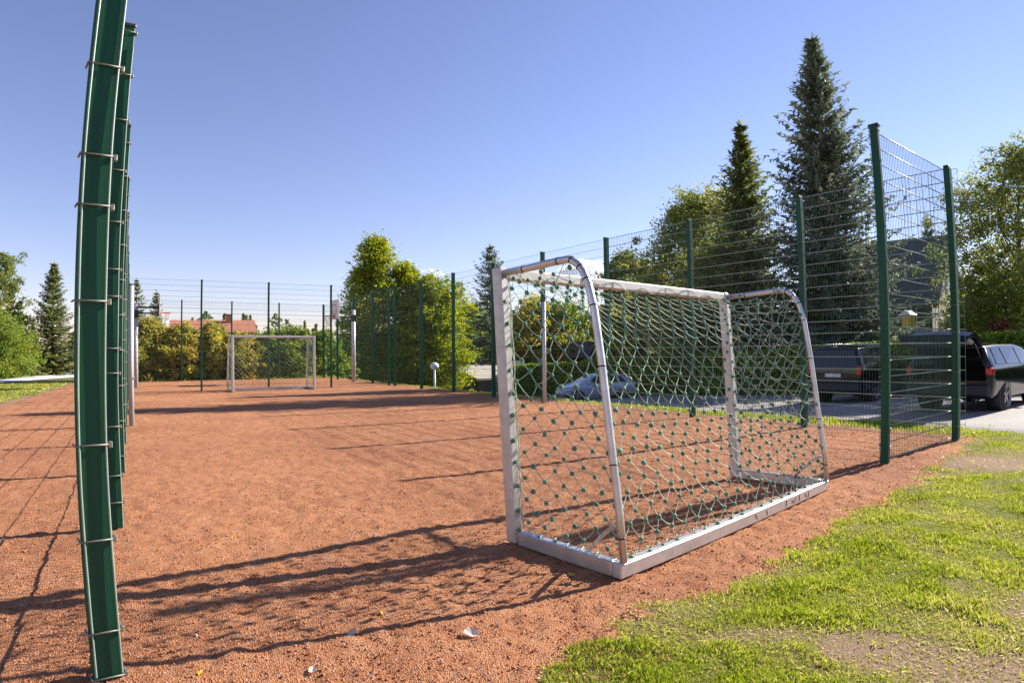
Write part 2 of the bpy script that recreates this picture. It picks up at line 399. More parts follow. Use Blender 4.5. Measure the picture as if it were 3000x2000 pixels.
cu = np.concatenate([np.arange(-7.4, -2.8, 0.12), np.arange(-2.8, 6.0, 0.035), np.arange(6.0, 10.9, 0.07)])
cv = np.concatenate([np.arange(-2.5, 0.5, 0.12), np.arange(0.5, 6.5, 0.035), np.arange(6.5, 12, 0.08), np.arange(12, 34.2, 0.2)])
Uc, Vc, F = grid(cu, cv); X, Y, _ = W(Uc, Vc)
e = rough_edge(X, Y)
foot = fbm(X, Y, 4.0, 3) - 0.5
pit = np.clip(noise(X, Y, 7.5) - 0.80, 0, 1) * 0.22
Z = 0.022 * foot + 0.018 * (noise(X, Y, 16) - 0.5) + 0.013 * (noise(X, Y, 27) - 0.5) - 0.25 * pit
Z = np.where(np.hypot(X, Y) > 9, Z * 0.7, Z) - 0.05 * (1 - sstep((e + 0.22) / 0.26))
keep = ((e[F] > -0.3).any(1))
court = put('court_surface', mesh_np('court_surface', np.stack([X, Y, Z], 1), F[keep], True), M['court'])
tag(court, 'red brick grit playing surface of the fenced ball court', None, None, 'structure')
def cz(x, y):
    return 0.022 * (fbm(x, y, 4.0, 3) - 0.5) + 0.018 * (noise(x, y, 16) - 0.5)

# loose grit lying on the court
def chips(n, ulo, uhi, vlo, vhi, smin, smax, seed):
    r = np.random.default_rng(seed)
    d = 1.9 * (14.0 / 1.9) ** r.random(n); az = r.uniform(-0.9, 0.8, n); x, y = d * np.sin(az), d * np.cos(az)
    k = (rough_edge(x, y) > -0.35); x, y, d = x[k], y[k], d[k]; n = len(x)
    s = (smin + (smax - smin) * r.random(n) ** 5) * (0.8 + 0.05 * d); z = cz(x, y) + s * 0.05
    base = np.array([[1, 0, 0], [-.5, .87, 0], [-.5, -.87, 0], [0, 0, .8]])
    P = base[None] + r.normal(0, .22, (n, 4, 3)); a = r.uniform(0, 6.28, n); c_, s_ = np.cos(a), np.sin(a)
    P = np.stack([P[..., 0] * c_[:, None] - P[..., 1] * s_[:, None], P[..., 0] * s_[:, None] + P[..., 1] * c_[:, None], P[..., 2]], -1)
    V = P * s[:, None, None] + np.stack([x, y, z], 1)[:, None, :]
    F = (np.array([[0, 1, 3], [1, 2, 3], [2, 0, 3], [0, 2, 1]])[None] + 4 * np.arange(n)[:, None, None]).reshape(-1, 3)
    return V.reshape(-1, 3), F, np.repeat(r.random(n), 4)
M['grit'] = leafmat('loose_brick_grit', [(0.0, (0.16, 0.055, 0.035)), (0.4, (0.40, 0.15, 0.075)), (0.85, (0.55, 0.25, 0.13)), (0.95, (0.50, 0.44, 0.40))], 0.0, 0.95)
V, F, tn = chips(170000, 0, 0, 0, 0, 0.0018, 0.0105, 3)
gr = put('loose_grit', mesh_np('loose_grit', V, F, False, {'tint': tn}), M['grit'])
tag(gr, 'loose crushed brick grit scattered over the red pitch', None, None, 'stuff')

# car park and path
us = np.concatenate([[11.0, 11.2, 11.4], np.arange(11.6, 23.2, 0.5)]); vv = np.arange(-14, 60, 0.5)
Uc, Vc, F = grid(us, vv); X, Y, _ = W(Uc, Vc)
wob = 0.5 * (fbm(X, Y, 0.6, 3) - 0.5)
Z = terrain(X, Y) + 0.03 - 0.10 * (1 - sstep((Uc + wob - 11.1) / 0.55)) - 0.1 * sstep((Uc + wob - 22.6) / 0.6)
tag(put('car_park', mesh_np('car_park', np.stack([X, Y, Z], 1), F, True), M['asphalt']), 'grey asphalt car park beside the court', None, None, 'structure')
def strip(name, pts, w, mat, lift):
    P = []; 
    for i, p in enumerate(pts):
        a = Vector(pts[max(i - 1, 0)]); b = Vector(pts[min(i + 1, len(pts) - 1)]); t = (b - a).normalized(); n = Vector((-t.y, t.x))
        for s in (-0.5, -0.25, 0, .25, 0.5):
            q = Vector(p) + n * w * s; P.append((q.x, q.y, tz(q.x, q.y) + lift + 0.06 * (0.25 - s * s)))
    F = [(5 * i + k, 5 * i + k + 1, 5 * i + 6 + k, 5 * i + 5 + k) for i in range(len(pts) - 1) for k in range(4)]
    return put(name, mesh_np(name, P, F, True), mat)
near_e = [(-24.5, 16), (-24.2, 22), (-24.2, 25.2), (-24.6, 28.2), (-24.9, 31.3), (-25.6, 38), (-24, 52)]; far_e = [(-28, 16), (-26.0, 24), (-26.1, 27.1), (-28.6, 31.5), (-31.0, 35.6), (-31.5, 40), (-30, 52)]
Pp = [(a[0] + (b[0] - a[0]) * k / 4, a[1] + (b[1] - a[1]) * k / 4, 0.04 + 0.05 * math.sin(math.pi * k / 4)) for a, b in zip(near_e, far_e) for k in range(5)]
tag(put('path', mesh_np('path', Pp, [(5 * i + k, 5 * i + k + 1, 5 * i + 6 + k, 5 * i + 5 + k) for i in range(6) for k in range(4)], True), M['path']), 'pale gravel path curving past the lawn on the left', None, None, 'structure')

# ------------------------------------------------------------------ fences
FH = 4.0
def wire(mb, a, b, r):
    a = Vector(a); b = Vector(b); t = (b - a).normalized(); x = t.cross(Vector((0, 0, 1)) if abs(t.z) < .9 else Vector((0, 1, 0))).normalized(); y = t.cross(x)
    P = [p + r * (math.cos(k * 2.0944) * x + math.sin(k * 2.0944) * y) for p in (a, b) for k in range(3)]
    mb.poly(P, [(0, 1, 4, 3), (1, 2, 5, 4), (2, 0, 3, 5)])
def panel_mesh(width, rods=True, rv=0.0019, rh=0.0050):
    mb = MB(); n = int(width / 0.05)
    for i in range(n + 1): wire(mb, (i * width / n, 0, 0.03), (i * width / n, 0, FH), rv)
    if rods:
        for j in range(21): wire(mb, (0, -0.007, 0.02 + j * 0.2 * 0.995), (width, -0.007, 0.02 + j * 0.2 * 0.995), rh)
    return mb.mesh('mesh_panel')
def post_mesh(w, d, h=FH):
    mb = MB(); mb.bbox((0, 0, h / 2 - 0.05), (d, w, h + 0.1), 0.006); return mb.mesh('post')
ROD = MB().tube([(0, 0, 0), (1, 0, 0)], 0.0068, 6).mesh('horizontal_rod')
CAPM = MB().bbox((0, 0, 0.012), (0.075, 0.132, 0.034), 0.008).mesh('cap')
def clamp_mesh(w, d):
    """bar across the face of a post with a bolt block at each end"""
    mb = MB()
    mb.tube([(-d / 2 - 0.012, -w / 2 - 0.003, 0), (-d / 2 - 0.012, w / 2 + 0.003, 0)], 0.0040, 6)
    mb.tube([(-d / 2 - 0.012, -w / 2 - 0.003, 0), (d / 2, -w / 2 - 0.010, 0)], 0.0046, 6)
    mb.tube([(-d / 2 - 0.012, w / 2 + 0.003, 0), (d / 2, w / 2 + 0.010, 0)], 0.0046, 6)
    mb.bbox((-d / 2 + 0.004, -w / 2 - 0.012, -0.002), (0.026, 0.016, 0.026), 0.003)
    return mb.mesh('clamp')
POSTM = post_mesh(0.12, 0.06); POSTS = post_mesh(0.10, 0.06); POSTC = post_mesh(0.10, 0.09)
CLAMP = clamp_mesh(0.12, 0.06); CLAMP2 = clamp_mesh(0.10, 0.06)
_panels = {}
def panel_data(width, rods):
    k = (round(width, 3), rods)
    if k not in _panels: _panels[k] = panel_mesh(width, rods, 0.0030 if not rods else 0.0013, 0.0042)
    return _panels[k]
CZ = [[0.01, 0.21, 0.60, 0.99, 1.57, 1.96, 2.17, 2.56, 2.98, 3.37, 3.77], [0.21, 0.42, 0.80, 1.21, 1.40, 1.80, 2.01, 2.38, 2.79, 3.2, 3.58, 3.95], [0.2, 0.6, 1.0, 1.4, 1.8, 2.2, 2.6, 3.0, 3.4, 3.8]]
def fence(label, p0, p1, n, detail=(), rodded=(), poff=0.0, skip_first=False, skip_last=False, zfun=None, postm=None, twist=0.0):
    a = Vector(W(*p0)); b = Vector(W(*p1)); d = b - a; L = d.length; ang = math.atan2(d.y, d.x); s = L / n
    root = thing('mesh_fence', label, 'fence', a, ang, 'green mesh fences round the court')
    pm = postm or POSTM
    for i in range(n + 1):
        if (i == 0 and skip_first) or (i == n and skip_last): continue
        po = put('post', pm, M['green'], root, (i * s, 0, 0), (0, 0, twist))
        put('cap', CAPM, M['cap'], po, (0, 0, FH))
        if i in detail:
            cm = CLAMP if pm is POSTM else CLAMP2
            for z in CZ[i % 3]: put('clamp', cm, M['zinc'], po, (0, 0, z))
            wmb = MB()     # edge wires of the mesh bent round the post face
            hw = 0.06 if pm is POSTM else 0.05
            for yy in (-hw + 0.004, hw - 0.014):
                q = [(-0.039 + 0.0018 * math.sin(7 * k + yy * 40), yy + 0.0016 * math.sin(5.3 * k), 0.02 + k * 0.2) for k in range(20)]
                wmb.tube(q, 0.0046, 5, False)
            wmb.build('edge_wire', M['rod'], po)
    for i in range(n):
        if i in rodded:
            pn = put('mesh_panel', panel_data(s, False), M['wire'], root, (i * s, poff, 0))
            for j in range(21):
                r = put('horizontal_rod', ROD, M['rod'], pn, (0, -0.009, 0.02 + j * 0.199)); r.scale = (s, 1, 1)
        else:
            put('mesh_panel', panel_data(s, True), M['wire'], root, (i * s, poff, 0))
    return root
uL, vL, uR, vR = -0.165, 2.84, 9.832, 3.115
fence('tall green mesh fence seen edge-on at the left side of the court', (uL, vL), (uL, vL + 12 * 2.495), 12, (0, 1, 2, 3, 4), (0,), 0.045, twist=0.10)
fence('long green mesh fence between the court and the car park', (uR, vR), (uR, vR + 12 * 2.525), 12, (0, 1, 2), (0, 1, 2), -0.045, False, False, None, POSTC)
fence('green mesh fence running across behind the far goal', (uL + 0.08, 23.75), (uR - 0.08, 23.75), 4, (), (), 0.04, True, False, None, POSTS)
fence('rearmost green mesh fence in front of the shrubs', (uL, vL + 12 * 2.495), (uR, vR + 12 * 2.525), 4, (), (), 0.04, True, True, None, POSTS)
ff = fence('short green end fence standing by the grass near the parked cars', (uR, vR), (uR - 2.52, vR), 1, (1,), (0,), -0.07, True, False, None, POSTS)
# rounded corner of mesh between the end fence and the long fence
mb = MB(); R_ = 0.16
for j in range(21):
    z = 0.02 + j * 0.199
    mb.tube([(-R_ * math.sin(t) - 0.0, -0.07 + R_ - R_ * math.cos(t) , z) for t in np.linspace(0, math.pi / 2, 6)], 0.0048, 5, False)
for t in np.linspace(0.2, math.pi / 2, 4): wire(mb, (-R_ * math.sin(t), -0.07 + R_ - R_ * math.cos(t), 0.02), (-R_ * math.sin(t), -0.07 + R_ - R_ * math.cos(t), FH), 0.003)
mb.build('corner_mesh', M['rod'], ff)

# ------------------------------------------------------------------ goals
def goal(name, label, loc, rz, Wd, D, H, lean, group, near):
    g = thing(name, label, 'goal', loc, rz, group)
    ps = (0.08, 0.10)                       # profile of the front posts
    for x in (0, Wd):
        Ms = Matrix(((1, 0, 0), (0, 1, lean / H), (0, 0, 1)))
        mb = MB(); mb.bbox((0, 0, 0), (ps[0], ps[1], H - 0.001), 0.014)
        mb.v = [tuple(Ms @ Vector(v) + Vector((x, lean / 2, H / 2 + 0.004))) for v in mb.v]
        po = mb.build('front_post', M['alu'], g)
    mb = MB(); mb.bbox((Wd / 2, lean, H - 0.045), (Wd - ps[0] - 0.004, ps[1] - 0.006, 0.08), 0.012); mb.build('crossbar', M['alu'], g)
    # side stays: leave the post top, run back, bend and come down to the rear foot
    prof = [(lean - 0.04, H - 0.045), (-0.2, H - 0.035), (-0.47, H - 0.02), (-0.565, H - 0.022), (-0.63, H - 0.06), (-0.675, H - 0.11), (-0.715, H - 0.19),
            (-0.762, H - 0.35), (-0.815, H - 0.66), (-0.89, H - 1.16), (-0.955, H - 1.56), (-D + 0.012, 0.105)]
    for x in (0, Wd):
        st = MB().tube([(x, y, z) for y, z in prof], 0.0245, 12).build('side_stay', M['alu2'], g)
        for k in range(9 if near else 0):
            tm = MB(); f = (k + 0.6) / 9; i = min(int(f * 11), 10); q = f * 11 - i
            p = Vector((x, *prof[i])).lerp(Vector((x, *prof[i + 1])), q); dvec = (Vector((0, *prof[i + 1])) - Vector((0, *prof[i]))).normalized()
            tm.tube([p - dvec * 0.004, p + dvec * 0.004], 0.0268, 10, True); tm.build('cable_tie', M['tie'], st)
    # base frame
    for x in (0, Wd):
        MB().bbox((x, -D / 2 + 0.0, 0.054), (0.07, D - 0.16, 0.10), 0.010).build('base_side_bar', M['alu2'], g)
        MB().tube([(x + (0.05 if x == 0 else -0.05), -D + 0.34, 0.09), (x + (0.045 if x == 0 else -0.045), -D + 0.24, 0.20), (x + (0.03 if x == 0 else -0.03), -D + 0.12, 0.30), (x, -D + 0.075, 0.33)], 0.013, 8).build('corner_brace', M['alu2'], g)
    rb = MB().bbox((Wd / 2, -D + 0.04, 0.054), (Wd + 0.07, 0.075, 0.10), 0.010).build('base_rear_bar', M['alu'], g)
    if near:
        for k, (mx, mz, ml, ma) in enumerate(((1.62, .055, .07, .9), (1.80, .05, .06, 1.3), (2.16, .055, .075, 1.45), (2.28, .05, .06, .7), (2.33, .05, .06, 2.2), (2.42, .055, .07, 1.2), (2.56, .05, .06, .8), (2.62, .055, .07, 1.9))):
            MB().box((mx, -D + 0.0015, mz), (ml * .8, 0.003, .006), 0, Matrix.Rotation(ma, 3, 'Y')).build('scribble', M['tie'], rb)
    # net surfaces: knots on a staggered grid, cords between them
    rnd = np.random.default_rng(11 if near else 12)
    pl = np.array([(lean, H - 0.06)] + prof[1:-1] + [(-D + 0.04, 0.10)])
    ll = np.concatenate([[0], np.cumsum(np.hypot(*np.diff(pl, axis=0).T))]); Lp = ll[-1]
    def back(a, b):
        """a across 0..1, b down 0..1 from crossbar to the rear base bar"""
        y = np.interp(b * Lp, ll, pl[:, 0]); z = np.interp(b * Lp, ll, pl[:, 1])
        y2 = lean + (-D + 0.04 - lean) * (0.12 * np.sin(np.pi * np.clip(b * 1.5, 0, 1)) + b); z2 = (H - 0.10) + (0.10 - H + 0.10) * b ** 1.05
        w = np.sin(np.pi * np.clip(a, 0, 1)) ** 0.38 * 0.9
        w = w * (1 - sstep((b - 0.55) / 0.5) * 0.6)
        y = y * (1 - w) + y2 * w; z = z * (1 - w) + z2 * w
        return np.stack([0.03 + a * (Wd - 0.06), y, z], -1)
    def side(x, inw):
        def f(a, b):
            yb = np.interp(b, [0, 0.06, 0.2, 0.5, 1], [-0.55, -0.66, -0.75, -0.86, -D + 0.05])
            yf = lean * (1 - b) - 0.055
            z = H - 0.07 - (H - 0.16) * b
            y = yf + (yb - yf) * a
            bul = inw * 0.07 * np.sin(np.pi * a) * np.sin(np.pi * b ** 0.8)
            return np.stack([x + bul + 0 * a, y, z - 0.05 * np.sin(np.pi * a) * (1 - b)], -1)
        return f
    knots = []; cords = []
    def weave(fn, nc, nr, drop_top=0):
        K = {}
        for j in range(nr + 1):
            for i in range(2 * nc + 1):
                if (i + j) % 2 == 0:
                    a = np.clip(i / (2 * nc) + rnd.normal(0, 0.06 / nc), 0, 1); b = np.clip(j / nr + rnd.normal(0, 0.09 / nr), 0, 1)
                    K[(i, j)] = fn(a, b) + rnd.normal(0, 0.005, 3)
        for (i, j), p in K.items():
            knots.append(p)
            for q in ((i + 1, j + 1), (i - 1, j + 1)):
                if q in K: cords.append((p, K[q]))
    weave(back, 18, 25); weave(side(0, 1), 5, 22); weave(side(Wd, -1), 5, 22)
    mb = MB(); rc = 0.0031 if near else 0.0034
    for p, q in cords:
        sag = np.array([0, 0, -0.006]); mid = (p + q) / 2 + sag
        wire(mb, p, mid, rc); wire(mb, mid, q, rc)
    # head rope laced round crossbar, posts and bars
    if near:
        for pts in ([(t, lean - 0.055 + 0.006 * math.sin(t * 33), H - 0.055 + 0.022 * math.sin(t * 17) - 0.02 * math.sin(t * 5)) for t in np.arange(0.06, Wd - 0.06, 0.02)],
                    [(0.018 + 0.010 * math.sin(t * 16), lean * t / H - 0.072 + 0.008 * math.cos(t * 23), t) for t in np.arange(0.12, H - 0.1, 0.025)],
                    [(Wd - 0.018 + 0.010 * math.sin(t * 16), lean * t / H - 0.072 + 0.008 * math.cos(t * 23), t) for t in np.arange(0.12, H - 0.1, 0.025)],
                    [(0.035 + 0.004 * math.sin(t * 20), lean * t / H - 0.066, t) for t in np.arange(0.12, H - 0.1, 0.05)],
                    [(0.04 * math.cos(t * 50), -t, 0.108 + 0.012 * math.sin(t * 50)) for t in np.arange(0.06, D - 0.1, 0.015)],
                    [(t, -D + 0.075 + 0.012 * math.sin(t * 60), 0.108 + 0.01 * math.cos(t * 60)) for t in np.arange(0.06, Wd, 0.02)]):
            mb.tube(pts, 0.004, 4, False)
    net = mb.build('net', M['cord'], g); net['label'] = 'pale green cord net with dark green knots'
    kb = MB()
    for p in knots:
        r = (0.0165 if near else 0.012) * rnd.uniform(0.85, 1.15); s = r; n_ = 6
        q = rnd.normal(0, 1, 3); q /= np.linalg.norm(q); Mx = Vector(q).to_track_quat('Z', 'X').to_matrix()
        b0 = len(kb.v); kb.ball((0, 0, 0), r, 6, 4, (1, 1, 1.05))
        for k in range(b0, len(kb.v)): kb.v[k] = tuple(Mx @ Vector(kb.v[k]) + Vector(p))
    kn = kb.build('net_knots', M['knot'], net); kn['kind'] = 'stuff'
    return g
goal('football_goal', 'aluminium football goal with sagging green net in the foreground', (0.0067, 4.2938, 0.0), 0.704, 3.0723, 1.005, 1.958, 0.145, 'portable football goals', True)
fx, fy, _ = W(6.32, 22.72)
goal('football_goal', 'small distant football goal standing before the far fence', (fx, fy, 0.0), PHI + math.pi + 0.05, 3.0, 0.95, 2.0, 0.0, 'portable football goals', False)

# net posts beside the fences
for (u, v, h), lb in (((9.66, 12.95, 2.66), 'grey metal net post beside the long fence, seen through the near goal'), ((-0.02, 12.95, 2.66), 'slim grey net post against the left fence')):
    x, y, _ = W(u, v); t = thing('net_post', lb, 'post', (x, y, 0), 0, 'grey net posts')
    MB().tube([(0, 0, -0.05), (0, 0, h)], 0.05, 12).build('pole', M['steel'], t)
    MB().tube([(0, 0, h), (0, 0, h + 0.02)], 0.054, 12).build('cap', M['cap'], t)
    MB().tube([(-0.07, 0, 0.9), (0.07, 0, 0.9)], 0.02, 8).build('winch', M['zinc'], t)

# ------------------------------------------------------------------ basketball hoops
def hoop(loc, rz, label):
    t = thing('basketball_hoop', label, 'hoop', loc, rz, 'basketball hoops of the far court')   # faces local +x
    MB().tube([(0, 0, -0.05), (0, 0, 3.35)], 0.095, 14).build('pole', M['steel'], t)
    MB().bbox((0, 0, 2.97), (0.24, 0.24, 0.30), 0.02).build('bracket', M['cap'], t)
    a = MB(); a.tube([(0.0, 0, 3.25), (0.86, 0, 3.25)], 0.04, 8); a.tube([(0.0, 0, 3.02), (0.86, 0, 3.0)], 0.03, 8); a.box((0.86, 0, 3.15), (0.04, 0.5, 0.5)); a.build('arm', M['cap'], t)
    bd = MB().bbox((0.91, 0, 3.35), (0.035, 1.25, 0.88), 0.008).build('backboard', M['white'], t)
    sq = MB()
    for (cy_, cz_, dy, dz) in ((0, 3.14, 0.6, 0.04), (0, 3.56, 0.6, 0.04), (-0.28, 3.35, 0.04, 0.38), (0.28, 3.35, 0.04, 0.38)): sq.box((0.931, cy_, cz_), (0.004, dy, dz))
    sq.build('target_square', M['red'], bd)
    rm = MB(); rm.tube([(1.19 + 0.228 * math.cos(q), 0.228 * math.sin(q), 3.03) for q in np.linspace(0, 2 * math.pi, 25)], 0.014, 6, False)
    rm.bbox((0.95, 0, 3.01), (0.06, 0.2, 0.12), 0.006); rm.build('rim', M['red'], t)
    nb = MB(); L = 5; n = 12
    R = [0.225, 0.19, 0.155, 0.13, 0.12, 0.125]
    for j in range(L):
        for k in range(n):
            p = lambda kk, jj: (1.19 + R[jj] * math.cos(2 * math.pi * (kk + .5 * (jj % 2)) / n), R[jj] * math.sin(2 * math.pi * (kk + .5 * (jj % 2)) / n), 3.02 - 0.09 * jj)
            o = j % 2
            wire(nb, p(k, j), p(k + o, j + 1), 0.006); wire(nb, p(k, j), p(k - 1 + o, j + 1), 0.006)
    nb.build('net', M['white'], t)
x, y, _ = W(0.14, 27.6); hoop((x, y, 0), PHI, 'basketball hoop by the left fence, its backboard seen edge-on')
x, y, _ = W(9.56, 27.6); hoop((x, y, 0), PHI + math.pi, 'basketball hoop with white backboard by the right fence')

# ------------------------------------------------------------------ vegetation
def unit(a): return a / np.maximum(np.linalg.norm(a, axis=-1, keepdims=True), 1e-9)
def cards(P, A, B):
    """diamond shaped leaves: centre P, half length A, half width B"""
    n = len(P); V = np.stack([P - A, P + B * 0.9 - A * 0.1, P + A, P - B * 0.9 - A * 0.1], 1).reshape(-1, 3)
    return V, (np.arange(n)[:, None] * 4 + np.arange(4)[None])
def leafy(name, P, size, tint, rng, mat, parent, flat=0.35, aspect=0.55, down=0.25):
    n = len(P); A = unit(rng.normal(0, 1, (n, 3)) * np.array([1, 1, 1 - flat]) - np.array([0, 0, down])); Bx = unit(np.cross(A, rng.normal(0, 1, (n, 3))))
    s = size * rng.uniform(0.6, 1.3, n)[:, None] * 0.5
    V, F = cards(P, A * s, Bx * s * aspect)
    return put(name, mesh_np(name, V, F, False, {'tint': np.repeat(tint, 4)}), mat, parent)
def limb(mb, a, b, r0, r1, rng, seg=4, sag=0.06):
    a = np.array(a, float); b = np.array(b, float); L = np.linalg.norm(b - a)
    pts = [tuple(a + (b - a) * t + (rng.normal(0, sag * L, 3) * math.sin(math.pi * t))) for t in np.linspace(0, 1, seg + 1)]
    mb.tube(pts, [r0 + (r1 - r0) * t for t in np.linspace(0, 1, seg + 1)], 5, False)
def broadleaf(name, label, x, y, H, R, z0=0.8, n=14000, lumps=38, size=0.2, mat='leaves_green', seed=1, cat='tree', group=None, shape='oval', bark='bark', lift=0.0, asym=(0, 0)):
    rng = np.random.default_rng(seed); gz = tz(x, y)
    root = thing(name, label, cat, (x, y, gz - 0.02), 0, group)
    lumps = int(lumps * 1.5); h = (np.arange(lumps) + rng.random(lumps)) / lumps; h = h ** 0.9 * 0.97 + 0.015
    lumps_k = 1.0
    if shape == 'oval': rad = np.sin(np.pi * np.clip(h * 0.86 + 0.12, 0, 1)) ** 0.6
    elif shape == 'cone': lumps_k = 0.8; rad = (1 - h) ** 0.62 * np.clip(h * 8 + 0.5, 0, 1)
    else: rad = np.clip(1.05 - h ** 2.2, 0.1, 1)
    an = rng.uniform(0, 2 * np.pi, lumps); rr = R * rad * np.sqrt(rng.uniform(0.12, 1, lumps)) * 0.86
    C = np.stack([rr * np.cos(an) + asym[0] * h, rr * np.sin(an) + asym[1] * h, z0 + (H - z0) * h * 0.95], 1)
    n = int(n * 1.9); lr = (0.22 + 0.18 * rng.random(lumps)) * R * (0.55 + 0.45 * rad) * lumps_k
    k = rng.choice(lumps, n, p=lr ** 1.6 / (lr ** 1.6).sum())
    d = unit(rng.normal(0, 1, (n, 3))); ns = lumps * 11; ks = rng.choice(lumps, ns, p=lr ** 1.4 / (lr ** 1.4).sum())      # twigs, each with its own spray of leaves
    SC = C[ks] + np.clip(rng.normal(0, 1, (ns, 3)), -2.0, 2.0) * (lr[ks] * 0.62)[:, None] * np.array([1, 1, 0.85])
    sw = rng.random(ns) ** 2 + 0.12; kk = rng.choice(ns, n, p=sw / sw.sum()); k = ks[kk]
    P = SC[kk] + np.clip(rng.normal(0, 1, (n, 3)), -1.9, 1.9) * (0.030 * R + 0.10 * rng.random(ns)[kk] * R * 0.7)[:, None] * np.array([1, 1, 0.75])
    P += rng.normal(0, 0.03 * R, (n, 3)) * (rng.random((n, 1)) < 0.3)
    P[:, 2] = np.clip(P[:, 2], 0.05, None)
    lt = rng.random(lumps); tint = np.clip(lt[k] * 0.5 + 0.3 * rng.random(ns)[kk] + 0.2 * rng.random(n), 0, 1)
    mb = MB(); tr = max(0.03, H * 0.012)
    top = H * 0.86; pts = [(asym[0] * t * .8 + rng.normal(0, .02) * H * t, asym[1] * t * .8 + rng.normal(0, .02) * H * t, -0.1 + (top + .1) * t) for t in np.linspace(0, 1, 7)]
    mb.tube(pts, [tr * (1.15 - t) for t in np.linspace(0, 1, 7)], 7, False)
    for c in C[:: max(1, lumps // 26)]:
        t = np.clip((c[2] - 0.2 * H) / top * 0.9, 0.1, 0.92); i = min(int(t * 6), 5); q = t * 6 - i
        a = np.array(pts[i]) * (1 - q) + np.array(pts[i + 1]) * q
        limb(mb, a, c, tr * (1.1 - t) * 0.55, 0.012, rng)
    mb.build('trunk', M[bark], root)
    leafy('crown', P, size, tint, rng, M[mat], root)
    return root
def conifer(name, label, x, y, H, R, whorls=40, per=7, mat='spruce', seed=1, group=None, z0=0.4, droop=0.25, dens=1.0, card=0.3, gaps=0.12, power=0.85, wide=1.0):
    rng = np.random.default_rng(seed); gz = tz(x, y)
    root = thing(name, label, 'tree', (x, y, gz - 0.02), 0, group)
    mb = MB(); tr = H * 0.013 + 0.03
    mb.tube([(0, 0, -0.1), (0, 0, H * 0.5), (0, 0, H)], [tr, tr * 0.6, 0.012], 7, False)
    PP = []; AA = []; BB = []; TT = []
    for w in range(whorls):
        f = (w + rng.random() * 0.8) / whorls; h = z0 + (H - z0 - 0.15) * f
        Lm = (R * (1 - f) ** power * (0.92 + 0.16 * math.sin(w * 1.7))) * (0.55 + 0.45 * min(1, (1 - f) * 5.0)) + 0.08
        a0 = rng.uniform(0, 6.28)
        m = per if f < 0.9 else max(4, per - 2)
        for k in range(m):
            if rng.random() < gaps: continue
            az = a0 + 6.283 * k / m + rng.normal(0, 0.18); L = Lm * rng.uniform(0.72, 1.16)
            el = -0.16 + 0.95 * f ** 1.2 + rng.normal(0, 0.09)
            fw = np.array([math.cos(az), math.sin(az), 0]); sd = np.array([-fw[1], fw[0], 0])
            def pt(t): return np.array([0, 0, h]) + fw * (L * t * math.cos(el)) + np.array([0, 0, L * (math.sin(el) * t - droop * 0.5 * math.sin(math.pi * min(t, 1) * 0.85) * 0.6 + 0.10 * t ** 3)])
            if L > 0.5: limb(mb, pt(0), pt(0.95), 0.012 + 0.010 * L, 0.006, rng, 3, 0.0)
            steps = max(4, int(L / card * 1.9 * dens)); bt = rng.random()
            for s in range(steps + 1):
                t = 0.10 + 0.90 * s / steps; p = pt(t)
                for sg in (-1, 1, 0):
                    if sg == 0:
                        dv = fw * 0.9 + np.array([0, 0, 0.15]); l = card * 0.75
                    else:
                        dv = sd * sg * wide + fw * rng.uniform(0.5, 0.95) + np.array([0, 0, rng.uniform(-0.40, 0.25)]); l = min(card * 1.5, (0.16 + 0.42 * L * (1 - t)) * rng.uniform(0.6, 1.1))
                    dv = dv / np.linalg.norm(dv) * l
                    up = np.array([rng.normal(0, .35), rng.normal(0, .35), 1.0]); b = np.cross(dv, up); b = b / max(np.linalg.norm(b), 1e-6)
                    nseg = 2 if l > card * 0.8 else 1
                    for q in range(nseg):
                        c = p + dv * ((q + 0.5) / nseg) + rng.normal(0, 0.02, 3)
                        jit = rng.normal(0, 0.25, 3) * l / nseg
                        PP.append(c); AA.append((dv / nseg + jit) * 0.62); BB.append(b * min(0.10, card * 0.26) * rng.uniform(0.7, 1.3)); TT.append(0.6 * bt + 0.4 * rng.random())
                        c2 = c + np.array([0, 0, -0.05]) * card; hang = np.array([rng.normal(0, .5), rng.normal(0, .5), -1.0]) * card * 0.20
                        if rng.random() < 0.45: continue
                        PP.append(c2 + hang * 0.6); AA.append(hang); BB.append(dv / np.linalg.norm(dv) * card * 0.11); TT.append(0.5 * bt + 0.3 * rng.random())
    for q in range(14):
        c = np.array([0, 0, H - 0.05 * q * card * 2]); a = np.array([rng.normal(0, .5), rng.normal(0, .5), 0.8]) * card * 0.4
        PP.append(c + a * .5); AA.append(a); BB.append(np.cross(a, [rng.normal(), rng.normal(), 0.1]) * 0.15); TT.append(rng.random())
    mb.build('trunk', M['bark'], root)
    V, F = cards(np.array(PP), np.array(AA), np.array(BB))
    put('crown', mesh_np('crown', V, F, False, {'tint': np.repeat(TT, 4)}), M[mat], root)
    return root

